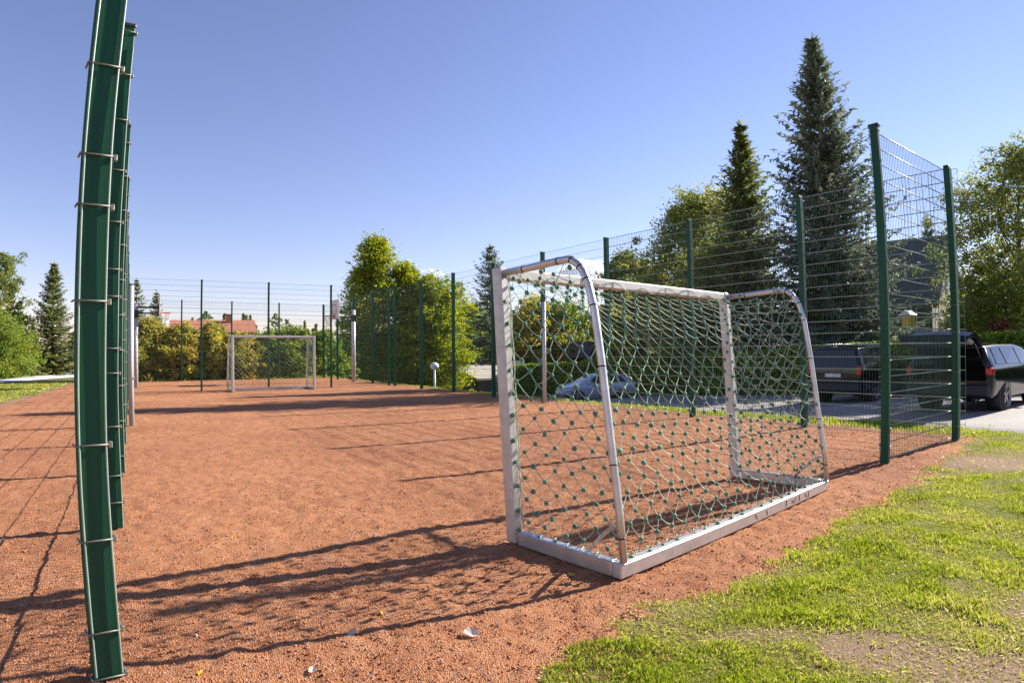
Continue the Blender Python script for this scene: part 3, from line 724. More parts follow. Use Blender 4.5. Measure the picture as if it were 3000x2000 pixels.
GT = 'trees around the court'
conifer('spruce_tree', 'tallest dark spruce rising behind the hedge and parked cars', 15.3, 28.0, 17.8, 4.9, 56, 11, 'spruce', 21, GT, 0.3, 0.30, 1.0, 0.50, 0.06, 0.86)
conifer('spruce_tree', 'slender shorter spruce just left of the tallest spruce', 12.1, 30.5, 14.1, 4.2, 44, 10, 'spruce2', 22, GT, 0.5, 0.3, 1.0, 0.46, 0.08, 0.92)
broadleaf('deciduous_tree', 'broad olive tree left of the two spruces behind the hedge', 11.9, 38.0, 12.9, 4.1, 0.8, 34000, 90, 0.20, 'leaves_oak', 31, 'tree', GT)
broadleaf('deciduous_tree', 'yellow tinged bushy tree in front of the slender spruce', 10.7, 31.6, 7.9, 3.0, 0.3, 24000, 60, 0.17, 'leaves_oak', 32, 'tree', GT)
broadleaf('deciduous_tree', 'green tree standing farther back, left of the broad olive tree', 12.4, 52.0, 9.2, 4.0, 0.3, 16000, 50, 0.26, 'leaves_oak', 33, 'tree', GT)
conifer('spruce_tree', 'thin spruce spire poking above the broad olive tree', 12.9, 41.5, 13.6, 2.0, 34, 6, 'spruce', 23, GT, 1.0, 0.3, 1, 0.36)
broadleaf('deciduous_tree', 'tall rounded oak showing above the near goal', 11.4, 58.9, 13.2, 3.3, 2.0, 12000, 36, 0.32, 'leaves_oak', 34, 'tree', GT)
broadleaf('deciduous_tree', 'smaller oak beside the tall rounded oak', 14.0, 58.3, 11.6, 2.6, 2.0, 9000, 28, 0.32, 'leaves_oak', 35, 'tree', GT)
broadleaf('deciduous_tree', 'golden yellow small tree behind the net of the near goal', 7.7, 48.0, 6.8, 2.0, 0.5, 9000, 28, 0.26, 'leaves_lime', 36, 'tree', GT)
broadleaf('deciduous_tree', 'olive tree seen through the left side of the near goal', 1.7, 53.0, 7.6, 3.4, 0.3, 14000, 40, 0.28, 'leaves_autumn', 37, 'tree', GT)
broadleaf('deciduous_tree', 'greenish tree in the middle of the near goal opening', 5.2, 63.0, 8.4, 3.6, 0.3, 14000, 40, 0.30, 'leaves_green', 38, 'tree', GT)
broadleaf('deciduous_tree', 'dark green tree behind the right half of the near goal', 11.2, 51.0, 7.4, 4.0, 0.2, 15000, 46, 0.26, 'leaves_oak', 39, 'tree', GT)
conifer('spruce_tree', 'ragged dark spruce left of the near goal post', -2.1, 60.0, 13.7, 4.2, 30, 8, 'spruce', 24, GT, 0.8, 0.5, 1.0, 0.50, 0.22, 0.70)
broadleaf('birch_tree', 'tallest lime green birch behind the far right corner of the court', -9.3, 41.0, 11.3, 3.2, 0.2, 26000, 100, 0.19, 'leaves_lime', 41, 'tree', GT, 'cone', 'birchbark')
broadleaf('birch_tree', 'middle lime green birch, shorter than its left neighbour', -7.2, 41.6, 9.4, 2.9, 0.2, 22000, 85, 0.19, 'leaves_lime', 42, 'tree', GT, 'cone', 'birchbark')
broadleaf('birch_tree', 'rightmost of the three lime green birches', -5.2, 41.8, 8.4, 2.7, 0.2, 20000, 70, 0.19, 'leaves_lime', 43, 'tree', GT, 'oval', 'birchbark')
broadleaf('deciduous_tree', 'pale green tree far behind the ragged dark spruce', -5.0, 68.0, 8.6, 4.0, 0.4, 11000, 34, 0.34, 'leaves_green', 44, 'tree', GT)
conifer('spruce_tree', 'pointed spruce left of the nearest fence post', -28.9, 34.6, 7.2, 2.0, 32, 8, 'spruce2', 25, GT, 0.2, 0.3, 1, 0.28, 0.06, 0.8)
conifer('spruce_tree', 'small spruce left of the pointed spruce', -31.4, 34.4, 4.7, 1.3, 22, 7, 'spruce2', 26, GT, 0.1, 0.3, 1, 0.24, 0.06)
conifer('spruce_tree', 'young spruce half hidden behind the nearest fence post', -26.3, 36.0, 3.4, 1.3, 18, 7, 'spruce2', 27, GT, 0.1, 0.3, 1, 0.24, 0.06)
broadleaf('deciduous_tree', 'rounded tree cut by the left edge of the picture', -32.2, 33.1, 8.0, 2.2, 0.6, 14000, 36, 0.18, 'leaves_oak', 45, 'tree', GT)
broadleaf('garden_bush', 'bright green bush at the left edge above the path', -29.0, 29.65, 3.9, 2.4, 0.1, 18000, 60, 0.14, 'leaves_green', 46, 'bush', 'bushes and shrubs', 'dome')
conifer('spruce_tree', 'tall distant spruce above the far left corner of the court', -38.4, 58.2, 9.2, 2.4, 24, 6, 'spruce2', 28, GT, 0.6, 0.3, 0.9, 0.38, 0.1)
conifer('spruce_tree', 'distant spruce right of its taller twin over the shrubs', -39.3, 63.4, 8.4, 2.0, 22, 6, 'spruce2', 29, GT, 0.6, 0.3, 0.9, 0.38, 0.1)
conifer('spruce_tree', 'lone spruce top peeking over the dark roofed house', 36.0, 48.0, 13.6, 2.6, 26, 6, 'spruce', 30, GT, 4.0, 0.3, 0.9, 0.4, 0.15)
broadleaf('deciduous_tree', 'tall birch at the right edge of the picture', 21.6, 22.6, 10.4, 3.3, 0.8, 27000, 84, 0.15, 'leaves_oak', 47, 'tree', GT)
broadleaf('deciduous_tree', 'lower yellowish tree under the tall birch at the right edge', 21.4, 24.2, 5.6, 2.0, 0.3, 16000, 44, 0.14, 'leaves_lime', 48, 'tree', GT)
broadleaf('garden_bush', 'red leaved bush above the hedge behind the open car', 18.9, 21.0, 2.6, 1.1, 0.1, 5000, 20, 0.14, 'leaves_red', 49, 'bush', 'bushes and shrubs', 'dome')
broadleaf('garden_bush', 'dark bush between the dark roofed house and the tall birch', 22.4, 26.4, 4.4, 1.9, 0.1, 9000, 26, 0.19, 'leaves_oak', 50, 'bush', 'bushes and shrubs', 'dome')
SH = [(-0.9, 35.2, 3.0, 1.2, 'russet shrub at the far left corner of the court'), (0.9, 35.4, 3.2, 1.3, 'tall russet and green shrub right of the left hoop'),
      (2.5, 35.0, 2.9, 1.2, 'yellow green shrub just left of the far goal'), (4.1, 35.3, 2.9, 1.2, 'autumn shrub seen through the left half of the far goal'),
      (5.6, 34.9, 2.4, 1.2, 'low leafy shrub seen through the middle of the far goal'), (7.2, 35.4, 2.5, 1.3, 'dark green shrub seen through the right half of the far goal'),
      (8.8, 35.3, 2.8, 1.3, 'dark green shrub under the right backboard'), (10.4, 35.6, 2.6, 1.2, 'green shrub at the far right corner of the court')]
for i, (u, v, h, r, lb) in enumerate(SH):
    x, y, _ = W(u, v)
    broadleaf('shrub', lb, x, y, h, r * 1.35, 0.05, 12000, 44, 0.18, 'leaves_autumn' if i < 5 else 'leaves_green', 60 + i, 'shrub', 'bushes and shrubs', 'dome')

# clipped hedge behind the car park
def hedge(label, pts, hgt, dep, n, seed):
    rng = np.random.default_rng(seed); x0, y0, _ = W(*pts[0])
    root = thing('hedge', label, 'hedge', (x0, y0, tz(x0, y0)), 0)
    P = [np.array(W(*p)) for p in pts]; seg = [np.linalg.norm(P[i + 1] - P[i]) for i in range(len(P) - 1)]; tot = sum(seg)
    o0 = np.array((x0, y0, tz(x0, y0)))
    core = MB(); Q = []; m = 0
    for i in range(len(P) - 1):
        d = unit(P[i + 1] - P[i]); nn = np.array([-d[1], d[0], 0]); ns = int(seg[i] / 1.2)
        for k in range(ns):
            a = P[i] + d * seg[i] * k / ns; b = P[i] + d * seg[i] * (k + 1) / ns; cc = (a + b) / 2; gz = tz(cc[0], cc[1])
            core.box(tuple(np.array([cc[0], cc[1], gz + hgt * 0.47]) - o0), (seg[i] / ns * 0.995, dep * 0.72, hgt * 0.90), math.atan2(d[1], d[0]))
        c = int(n * seg[i] / tot); t = rng.random(c) * seg[i]
        side = rng.random(c); w = np.where(side < 0.32, rng.uniform(-.5, .5, c), np.where(side < 0.82, 0.46 + rng.normal(0, .035, c), -0.46 + rng.normal(0, .03, c))) * dep
        z = np.where(side < 0.32, hgt * (0.97 + rng.normal(0, .022, c)), hgt * rng.uniform(0.02, 1.0, c))
        q = P[i][None] + d[None] * t[:, None] + nn[None] * w[:, None]
        z = z + 0.07 * (noise(q[:, 0], q[:, 1], 0.9) - .5) * (z > hgt * .8)
        q[:, 2] = terrain(q[:, 0], q[:, 1]) + z; Q.append(q - o0)
    core.build('dark_core', M['core'], root)  # solid dark boxes that fill the hedge behind its leaves
    Q = np.concatenate(Q); leafy('foliage', Q, 0.13, np.clip(noise(Q[:, 0], Q[:, 1], 1.5) * .6 + .5 * rng.random(len(Q)) - .1, 0, 1), rng, M['hedge'], root, 0.1, 0.6, -0.1)
hedge('long clipped green hedge behind the car park', [(23.9, -3.0), (24.4, 12.0), (24.6, 24.0), (21.4, 32.4)], 1.95, 1.3, 75000, 5)

# far wood on the horizon
rng = np.random.default_rng(99); PP = []; TT = []
for k in range(150):
    az = rng.uniform(-0.95, 0.95); d = rng.uniform(105, 190); x, y = d * math.sin(az), d * math.cos(az)
    if -0.72 < az < -0.2: h = rng.uniform(4.5, 9.5) * d / 130
    else: h = rng.uniform(4, 7.5) * d / 130
    con = rng.random() < 0.55; r = h * (0.2 if con else 0.34); c = 520
    f = rng.random(c) ** 0.8; rad = r * ((1 - f) if con else np.sin(np.pi * np.clip(f * .85 + .1, 0, 1))) * (0.75 + 0.35 * np.sin(f * 40 + k)); an = rng.uniform(0, 6.28, c); q = np.sqrt(rng.random(c)) * rad
    PP.append(np.stack([x + q * np.cos(an), y + q * np.sin(an), -2 + (h + 2) * f], 1)); TT.append(np.clip(rng.random() * .7 + .3 * rng.random(c), 0, 1))
w = leafy('distant_wood', np.concatenate(PP), 0.85, np.concatenate(TT), rng, M['spruce2'], None, 0.2, 0.6)
tag(w, 'far line of mixed woodland along the horizon', None, None, 'stuff')

# grass blades
def blades(n, r0, r1, a0, a1, hmin, hmax, seed, accept, wfac=0.09, grow=0.0):
    rng = np.random.default_rng(seed)
    r = r0 * (r1 / r0) ** rng.random(n); az = rng.uniform(a0, a1, n); x, y = r * np.sin(az), r * np.cos(az)
    k = accept(x, y, rng); x, y, r = x[k], y[k], r[k]; n = len(x)
    tuft = fbm(x, y, 5.0, 3); h = (hmin + (hmax - hmin) * rng.random(n) ** 1.5) * (0.50 + 1.7 * np.clip(tuft - 0.36, 0, 1)) * (1 + grow * (r - r0))
    z = terrain(x, y) + np.where(np.hypot(x, y) < 40, 0.035 * (fbm(x, y, 2.2, 3) - 0.5), 0) - 0.004
    an = rng.uniform(0, 6.28, n); wd = h * wfac * rng.uniform(.7, 1.5, n) + 0.0006 * (1 + 0.35 * r); dx, dy = np.cos(an) * wd, np.sin(an) * wd
    ln = rng.uniform(0.15, 1.0, n) * h; la = rng.uniform(0, 6.28, n); lx, ly = np.cos(la) * ln, np.sin(la) * ln
    V = np.stack([np.stack([x - dx, y - dy, z], 1), np.stack([x + dx, y + dy, z], 1),
                  np.stack([x + dx * .6 + lx * .4, y + dy * .6 + ly * .4, z + h * .6], 1), np.stack([x + lx, y + ly, z + h], 1)], 1).reshape(-1, 3)
    F = np.arange(n)[:, None] * 4 + np.arange(4)[None]
    tint = np.clip(1.1 * (fbm(x, y, 1.6, 3) - 0.35) + 0.55 * bare(x, y) * rng.random(n) + 0.5 * (rng.random(n) < 0.12), 0, 1)
    return V, F, np.repeat(tint, 4)
def acc_front(x, y, rng):
    u, v = uv_of(x, y); e = rough_edge(x, y)
    return (e < -0.02) & (u > 0.6) & (v < 4.2) & (rng.random(len(x)) > np.clip(bare(x, y) * 1.02, 0, 0.975))
V1, F1, T1 = blades(520000, 1.9, 13.0, 0.0, 0.86, 0.010, 0.044, 1, acc_front, 0.06)
def acc_strip(x, y, rng):
    u, v = uv_of(x, y); return (u > 10.25) & (u < 11.6 + .3 * rng.random(len(x))) & (v > 3.0) & (v < 31) & (rng.random(len(x)) > bare(x, y) * 0.6)
V2, F2, T2 = blades(160000, 9.0, 34.0, -0.25, 0.86, 0.03, 0.08, 2, acc_strip, 0.12)
def acc_left(x, y, rng):
    u, v = uv_of(x, y); return (rough_edge(x, y) < -0.3) & (u < -2) & (np.hypot(x, y) < 34)
V3, F3, T3 = blades(60000, 16.0, 34.0, -0.86, -0.55, 0.03, 0.09, 3, acc_left, 0.14)
def acc_back(x, y, rng):
    u, v = uv_of(x, y); return (v > 33.4) & (v < 40) & (u > -3) & (u < 13)
V4, F4, T4 = blades(30000, 30.0, 46.0, -0.60, -0.1, 0.06, 0.2, 4, acc_back, 0.14)
def acc_straw(x, y, rng):
    u, v = uv_of(x, y); return (rough_edge(x, y) < 0.05) & (u > 0.6) & (v < 4.2) & (rng.random(len(x)) < 0.35 + bare(x, y))
V5, F5, T5 = blades(34000, 1.9, 13.0, 0.0, 0.86, 0.012, 0.022, 5, acc_straw, 0.04)
rs = np.random.default_rng(55); V5 = V5.reshape(-1, 4, 3); an = rs.uniform(0, 6.28, len(V5)); ln = rs.uniform(0.008, 0.034, len(V5)); zz = V5[:, 0, 2] + 0.004
V5[:, 2, :2] = V5[:, 1, :2] + np.stack([np.cos(an) * ln, np.sin(an) * ln], 1) * .6; V5[:, 3, :2] = V5[:, 0, :2] + np.stack([np.cos(an) * ln, np.sin(an) * ln], 1)
V5[:, :2, 2] = zz[:, None]; V5[:, 2, 2] = zz + rs.uniform(0, .012, len(V5)); V5[:, 3, 2] = zz + rs.uniform(0, .016, len(V5)); V5 = V5.reshape(-1, 3); T5 = np.repeat(rs.uniform(0.7, 1.25, len(V5) // 4), 4)
Vs = [V1, V2, V3, V4, V5]; Fs = [F1, F2, F3, F4, F5]; off = np.cumsum([0] + [len(v) for v in Vs[:-1]])
gb = put('grass', mesh_np('grass', np.concatenate(Vs), np.concatenate([f + o for f, o in zip(Fs, off)]), False, {'tint': np.concatenate([T1, T2, T3, T4, T5])}), M['grass'])
tag(gb, 'short yellow green grass in uneven tufts beside the court', None, None, 'stuff')

# fallen leaves
def leaf_mesh(kind, seed):
    rng = np.random.default_rng(seed); n = 9; pts = [(0, 0, 0.004)]
    for k in range(n):
        a = 2 * math.pi * k / n; r = 0.5 * (1.0 if k % 2 == 0 or kind == 0 else 0.62) * (1 + 0.25 * math.cos(a)) * rng.uniform(.85, 1.1)
        pts.append((r * math.cos(a), r * 0.72 * math.sin(a), 0.10 + 0.12 * rng.random() * abs(math.sin(a))))
    mb = MB(); mb.poly(pts, [(0, 1 + k, 1 + (k + 1) % n) for k in range(n)], False)
    mb.tube([(-0.35, 0, 0.06), (-0.75, 0.08, 0.04), (-1.0, 0.05, 0.08)], 0.02, 4); return mb.mesh('fallen_leaf')
LM = {'yellow': leaf_mesh(1, 1), 'pale': leaf_mesh(0, 2), 'red': leaf_mesh(1, 3)}
def fallen(kind, x, y, s, label, group):
    me = LM[kind]
    o = put('fallen_leaf', me, M['leaf_' + kind], None, (x, y, max(tz(x, y), float(cz(x, y))) + 0.003), (random.uniform(-.2, .2), random.uniform(-.2, .2), random.uniform(0, 6.28)))
    o.scale = (s, s, s); tag(o, label, 'leaf', group)
random.seed(4)
fallen('yellow', 0.35, 3.62, 0.055, 'yellow fallen leaf below the near corner of the goal base', 'fallen leaves on the grit')
fallen('pale', -0.20, 2.83, 0.085, 'large pale curled leaf lying on the red grit in the foreground', 'fallen leaves on the grit')
fallen('pale', -0.86, 2.45, 0.05, 'pale leaf near the bottom edge of the red pitch', 'fallen leaves on the grit')
fallen('yellow', -1.32, 2.34, 0.05, 'yellow leaf at the bottom edge right of the nearest post', 'fallen leaves on the grit')
fallen('pale', -0.78, 2.80, 0.06, 'pale leaf on the lowest shadow line of the goal', 'fallen leaves on the grit')
fallen('yellow', -2.05, 4.25, 0.05, 'tiny yellow leaf on sunlit grit right of the fence posts', 'fallen leaves on the grit')
fallen('yellow', -0.68, 3.05, 0.045, 'yellow leaf among the net shadows on the grit', 'fallen leaves on the grit')
for x, y, k, lb in ((1.30, 2.38, 'yellow', 'orange yellow leaf beside the bare soil patch in the foreground grass'), (1.08, 2.72, 'yellow', 'yellow leaf in the grass nearest the red grit'),
                    (1.9, 3.9, 'red', 'rusty leaf in the grass near the far end of the goal base'), (2.15, 3.4, 'red', 'rusty leaf in the middle of the foreground lawn'), (1.85, 3.15, 'yellow', 'tiny yellow leaf in the middle of the foreground lawn'),
                    (2.6, 4.3, 'pale', 'pale dry leaf in the grass toward the end fence'), (2.9, 3.6, 'red', 'rusty leaf near the right edge of the lawn'), (1.5, 2.9, 'pale', 'pale dry leaf just above the bare soil patch'),
                    (2.3, 2.9, 'pale', 'pale dry leaf near the lower right corner'), (3.3, 4.2, 'yellow', 'yellow leaf near the right edge of the lawn')):
    fallen(k, x, y, 0.05, lb, 'fallen leaves in the grass')

# ------------------------------------------------------------------ vehicles (local x forward, y left, z up, origin on the ground)
def loft_side(xs, table):
    return {k: np.interp(xs, table['x'], table[k]) for k in table if k != 'x'}
def smoothtab(tab, n=60):
    x = np.array(tab['x'], float); xs = np.linspace(x[0], x[-1], n)
    out = {}
    for k in tab:
        if k == 'x': continue
        v = np.interp(xs, x, np.array(tab[k], float)); w = v.copy()
        for _ in range(3): w[7:-3] = (w[5:-5] + w[6:-4] + w[7:-3] + w[8:-2] + w[9:-1]) / 5
        out[k] = w
    return xs, out
def car(name, label, x, y, heading, spec, paintm, group, gate_open=False):
    """heading: azimuth from +Y towards +X the nose points to"""
    root = thing(name, label, 'car', (x, y, tz(x, y) + 0.03), math.pi / 2 - heading, group)
    S = spec; xs, T = smoothtab(S['tab'], 90)
    n = len(xs); P = []; F = []; sec = 15
    for i in range(n):
        zb, zm, zbelt, zr, wb, wm, wbelt, wr = (float(T[k][i]) for k in ('zb', 'zm', 'zbelt', 'zr', 'wb', 'wm', 'wbelt', 'wr'))
        cr = 0.05 * wr
        half = [(0, zb), (wb * .9, zb), (wb, zb + .05), (wm, zm), (wm * 1.0, zm + (zbelt - zm) * .6), (wbelt, zbelt), (wr + (wbelt - wr) * .06, zr - (zr - zbelt) * .08 - 0.0), (wr - 0.09 * min(1, wr), zr - 0.012), (0, zr + 0.015)]
        ring = [(xs[i], w, z) for w, z in half] + [(xs[i], -w, z) for w, z in half[-2:0:-1]]
        for _ in range(2):      # round the corners of the section
            ring = [tuple(np.array(ring[q]) * w_ + np.array(ring[(q + 1) % len(ring)]) * (1 - w_)) for q in range(len(ring)) for w_ in (0.78, 0.22)]
        P += ring; sec = len(ring)
    for i in range(n - 1):
        for k in range(sec): F.append((i * sec + k, (i + 1) * sec + k, (i + 1) * sec + (k + 1) % sec, i * sec + (k + 1) % sec))
    F.append(tuple(range(sec))); F.append(tuple((n - 1) * sec + k for k in range(sec))[::-1])
    if gate_open: F = [f for f in F if len(f) == 4]
    mb = MB(); mb.poly(P, F, True); body = mb.build('body', paintm, root)
    ev = body.modifiers.new('split', 'EDGE_SPLIT'); ev.split_angle = math.radians(55)
    def wside(px, t):     # half width and height on the cabin side at x, t 0 belt .. 1 roof
        wb_, wr_, zb_, zr_ = (float(np.interp(px, xs, T[k])) for k in ('wbelt', 'wr', 'zbelt', 'zr'))
        return wb_ + (wr_ - wb_) * t, zb_ + (zr_ - zb_) * t
    # side windows
    for sg in (-1, 1):
        for (x0b, x1b, x0t, x1t) in S['win']:
            q = MB(); pts = []
            for off in (0.0, 0.012):
                for px, t in ((x0b, 0.06), (x1b, 0.06), (x1t, 0.82), (x0t, 0.82)):
                    w, z = wside(px, t); pts.append((px, sg * (w + off - 0.004), z))
            q.poly(pts, [(4, 5, 6, 7) if sg < 0 else (7, 6, 5, 4), (0, 1, 5, 4), (1, 2, 6, 5), (2, 3, 7, 6), (3, 0, 4, 7)])
            q.build('side_window', M['carglass'], root)
    # screens
    def slab(pts, th, nm, mat, par=root):
        a, b, c = (Vector(p) for p in pts[:3]); nn = (b - a).cross(c - a).normalized() * th
        return MB().poly([tuple(Vector(p)) for p in pts] + [tuple(Vector(p) + nn) for p in pts], [(3, 2, 1, 0), (4, 5, 6, 7), (0, 1, 5, 4), (1, 2, 6, 5), (2, 3, 7, 6), (3, 0, 4, 7)]).build(nm, mat, par)
    wsx0, wsz0, wsx1, wsz1, wsw0, wsw1 = S['screen']
    slab([(wsx0, -wsw0, wsz0), (wsx0, wsw0, wsz0), (wsx1, wsw1, wsz1), (wsx1, -wsw1, wsz1)], 0.012, 'windscreen', M['carglass'])
    rx = S['tab']['x'][0]
    if not gate_open:
        r0, rz0, r1, rz1, rw0, rw1 = S['rearscreen']
        slab([(r0, rw0, rz0), (r0, -rw0, rz0), (r1, -rw1, rz1), (r1, rw1, rz1)], 0.014, 'rear_window', M['carglass'])
    # wheels with tyre and rim
    wr_ = S['wheel']
    for wx in S['axles']:
        for sg in (-1, 1):
            wy = sg * (S['track'] / 2)
            ar = MB(); ar.tube([(wx, wy - sg * 0.20, wr_ + 0.02), (wx, wy + sg * 0.118, wr_ + 0.02)], wr_ + 0.055, 24); ar.build('wheel_arch', M['trim'], root)
            wl = MB().tube([(0, -sg * 0.02, 0), (0, sg * 0.05, 0)], wr_ * 0.5, 16).build('wheel', M['trim'], root, (wx, wy, wr_))
            ty = MB(); seg = 28; prof = [(-0.11, wr_ * .66), (-0.115, wr_ * .9), (-0.08, wr_), (0.08, wr_), (0.115, wr_ * .9), (0.125, wr_ * .66)]
            P = []; F = []
            for k in range(seg):
                a = 2 * math.pi * k / seg
                for w, r in prof: P.append((r * math.cos(a), sg * (w + 0.03), r * math.sin(a)))
            m = len(prof)
            for k in range(seg):
                for j in range(m - 1): F.append((k * m + j, k * m + j + 1, ((k + 1) % seg) * m + j + 1, ((k + 1) % seg) * m + j))
            ty.poly(P, F, True); ty.build('tyre', M['tyre'], wl)
            rm = MB(); rm.tube([(0, sg * 0.10, 0), (0, sg * 0.13, 0)], wr_ * 0.16, 12)
            for k in range(5):
                a = 2 * math.pi * k / 5 + .3; rm.box((wr_ * .38 * math.cos(a), sg * 0.115, wr_ * .38 * math.sin(a)), (wr_ * .62, 0.03, wr_ * .17), 0, Matrix.Rotation(-a, 3, 'Y'))
            rm.tube([(wr_ * .66 * math.cos(a), sg * 0.13, wr_ * .66 * math.sin(a)) for a in np.linspace(0, 2 * math.pi, 25)], wr_ * 0.05, 6, False)
            rm.build('rim', M['rim'], wl)
    for sg in (-1, 1):
        tl = S['tail']; MB().bbox((rx + tl[0], sg * tl[1], tl[2]), tl[3], 0.02).build('tail_light', M['taillight'], root)
        hl = S['head']; MB().bbox((S['tab']['x'][-1] + hl[0], sg * hl[1], hl[2]), hl[3], 0.03, sg * -0.35).build('headlight', M['headlight'], root)
        MB().bbox((S['mirror'][0], sg * (S['mirror'][1] + .1), S['mirror'][2]), (0.12, 0.22, 0.15), 0.03).build('wing_mirror', paintm, root)
    MB().bbox((rx - 0.015, 0, S['bump'][0]), (0.14, S['bump'][1], S['bump'][2]), 0.04).build('rear_bumper', M['trim'], root)
    MB().bbox((S['tab']['x'][-1] - 0.02, 0, S['bump'][0] - 0.02), (0.12, S['bump'][1] * .92, S['bump'][2]), 0.04).build('front_bumper', M['trim'] if paintm is M['carblack'] else paintm, root)
    if not gate_open: MB().bbox((rx - S.get('plateoff', 0.03), 0, S['platez']), (0.02, 0.5, 0.11), 0.004).build('number_plate', M['plate'], root)
    if S.get('rails'):
        for sg in (-1, 1): MB().tube([(-1.7, sg * .56, S['rails'] - .03), (-1.6, sg * .56, S['rails'] + .03), (0.3, sg * .56, S['rails'] + .035), (0.45, sg * .56, S['rails'] - .03)], 0.016, 6).build('roof_rail', M['alu2'], root)
    if S.get('exhaust'):
        for sg in (-1, 1): MB().tube([(rx + 0.1, sg * .55, 0.30), (rx - 0.07, sg * .55, 0.30)], 0.045, 12, False).build('exhaust_pipe', M['rim'], root)
    return root
SUV = dict(tab=dict(x=[-2.33, -2.31, -2.26, -2.12, -1.3, 0.1, 0.75, 1.28, 1.45, 2.1, 2.28, 2.36],
                    zb=[.52, .42, .36, .30, .26, .26, .26, .26, .26, .30, .36, .48],
                    zm=[.72, .72, .70, .68, .66, .66, .66, .66, .66, .66, .66, .66],
                    zbelt=[1.02, 1.08, 1.10, 1.10, 1.09, 1.06, 1.04, 1.02, 1.00, .93, .84, .74],
                    zr=[1.04, 1.16, 1.50, 1.66, 1.71, 1.73, 1.62, 1.12, 1.02, .95, .86, .76],
                    wb=[.70, .78, .84, .86, .87, .87, .87, .87, .87, .84, .76, .60],
                    wm=[.80, .87, .91, .93, .94, .94, .94, .94, .94, .90, .82, .64],
                    wbelt=[.78, .84, .87, .89, .90, .90, .90, .88, .87, .82, .74, .60],
                    wr=[.74, .78, .72, .68, .68, .69, .70, .80, .80, .74, .66, .52]),
           win=[(-1.95, -1.32, -1.82, -1.30), (-1.24, -0.24, -1.22, -0.26), (-0.16, 0.92, -0.18, 0.45)],
           screen=(1.28, 1.10, 0.52, 1.66, .74, .62), rearscreen=(-2.335, 1.10, -2.245, 1.58, .76, .64), wheel=0.36, axles=(-1.36, 1.42), track=1.57,
           tail=(0.03, 0.80, 0.98, (0.18, 0.16, 0.26)), head=(-0.20, 0.68, 0.74, (0.2, 0.34, 0.15)), mirror=(0.95, .90, 1.08), bump=(0.50, 1.72, 0.26), platez=0.84, rails=1.735, plateoff=0.02)
SUV2 = dict(SUV); SUV2['tail'] = (0.10, 0.82, 0.98, (0.34, 0.14, 0.17)); SUV2['exhaust'] = True; SUV2['rails'] = None; SUV2['wheel'] = 0.365
SUV2['tab'] = dict(SUV['tab']); SUV2['tab']['zr'] = [z if z < 1.1 else 1.1 + (z - 1.1) * 0.60 for z in SUV['tab']['zr']]; SUV2['tab']['zbelt'] = [z * 0.93 for z in SUV['tab']['zbelt']]
SUV2['screen'] = (1.28, 1.04, 0.52, 1.42, .74, .62); SUV2['tail'] = (0.12, 0.85, 0.90, (0.36, 0.13, 0.15)); SUV2['mirror'] = (0.95, .90, 1.02)
HATCH = dict(tab=dict(x=[-2.1, -2.05, -1.9, -1.45, -0.9, 0.1, 0.55, 1.15, 1.3, 1.9, 2.08, 2.15],
                      zb=[.46, .36, .28, .22, .2, .2, .2, .2, .2, .22, .28, .4],
                      zm=[.62, .62, .60, .58, .56, .56, .56, .56, .56, .56, .54, .54],
                      zbelt=[.88, .94, .96, .96, .95, .92, .90, .90, .88, .74, .66, .60],
                      zr=[.90, 1.00, 1.12, 1.36, 1.45, 1.47, 1.36, .98, .90, .76, .68, .62],
                      wb=[.6, .7, .78, .8, .8, .8, .8, .8, .8, .76, .66, .5], wm=[.7, .8, .86, .88, .88, .88, .88, .88, .88, .84, .72, .54],
                      wbelt=[.68, .76, .80, .82, .83, .83, .83, .82, .81, .74, .64, .5], wr=[.62, .68, .64, .58, .58, .59, .60, .70, .70, .64, .54, .42]),
             win=[(-1.5, -1.02, -1.22, -1.0), (-0.95, -0.12, -0.93, -0.14), (-0.04, 0.85, -0.06, 0.30)], screen=(1.16, .96, .36, 1.42, .68, .52),
             rearscreen=(-1.98, 1.04, -1.55, 1.34, .62, .52), wheel=0.31, axles=(-1.22, 1.33), track=1.45, tail=(0.10, 0.70, 0.84, (0.2, 0.16, 0.18)), head=(-0.22, 0.62, 0.60, (0.24, 0.3, 0.14)),
             mirror=(0.75, .82, .96), bump=(0.40, 1.5, 0.2), platez=0.70, plateoff=0.0)
GC = 'cars in the car park'
car('parked_car', 'black parked four-wheel drive car with closed tailgate, seen between the goal and the end fence', 11.4, 18.7, math.radians(53), SUV, M['carblack'], GC)
c2 = car('parked_car', 'black car with its tailgate raised, at the right edge of the picture', 11.3, 13.14, math.radians(58), SUV2, M['carblack'], GC, True)
car('parked_car', 'silver blue hatchback car seen through the net of the near goal', 4.05, 29.7, math.radians(-103), HATCH, M['carsilver'], GC).scale = (0.87, 0.87, 0.82)
# raised tailgate and open boot of the second car
b = MB()
b.poly([(-2.24, .74, .72), (-2.24, -.74, .72), (-2.16, -.64, 1.36), (-2.16, .64, 1.36), (-1.2, .74, .72), (-1.2, -.74, .72), (-1.2, -.62, 1.36), (-1.2, .62, 1.36)],
       [(4, 5, 6, 7), (0, 4, 7, 3), (1, 2, 6, 5), (0, 1, 5, 4), (3, 7, 6, 2)]).build('boot_interior', M['interior'], c2)
bs = MB(); bs.bbox((-2.26, 0, .60), (0.12, 1.66, .28), .04); bs.build('boot_sill', M['carblack'], c2)
for sg in (-1, 1): MB().tube([(-2.24, sg * .80, .72), (-2.26, sg * .80, 1.02), (-2.16, sg * .68, 1.38)], .055, 8).build('boot_pillar', M['trim'], c2)
MB().tube([(-2.16, .66, 1.39), (-2.16, -.66, 1.39)], .04, 8).build('boot_header', M['carblack'], c2)
tg = Matrix.Rotation(math.radians(14), 3, 'Y'); hp = Vector((-2.12, 0, 1.47))
g1 = MB(); P_ = []
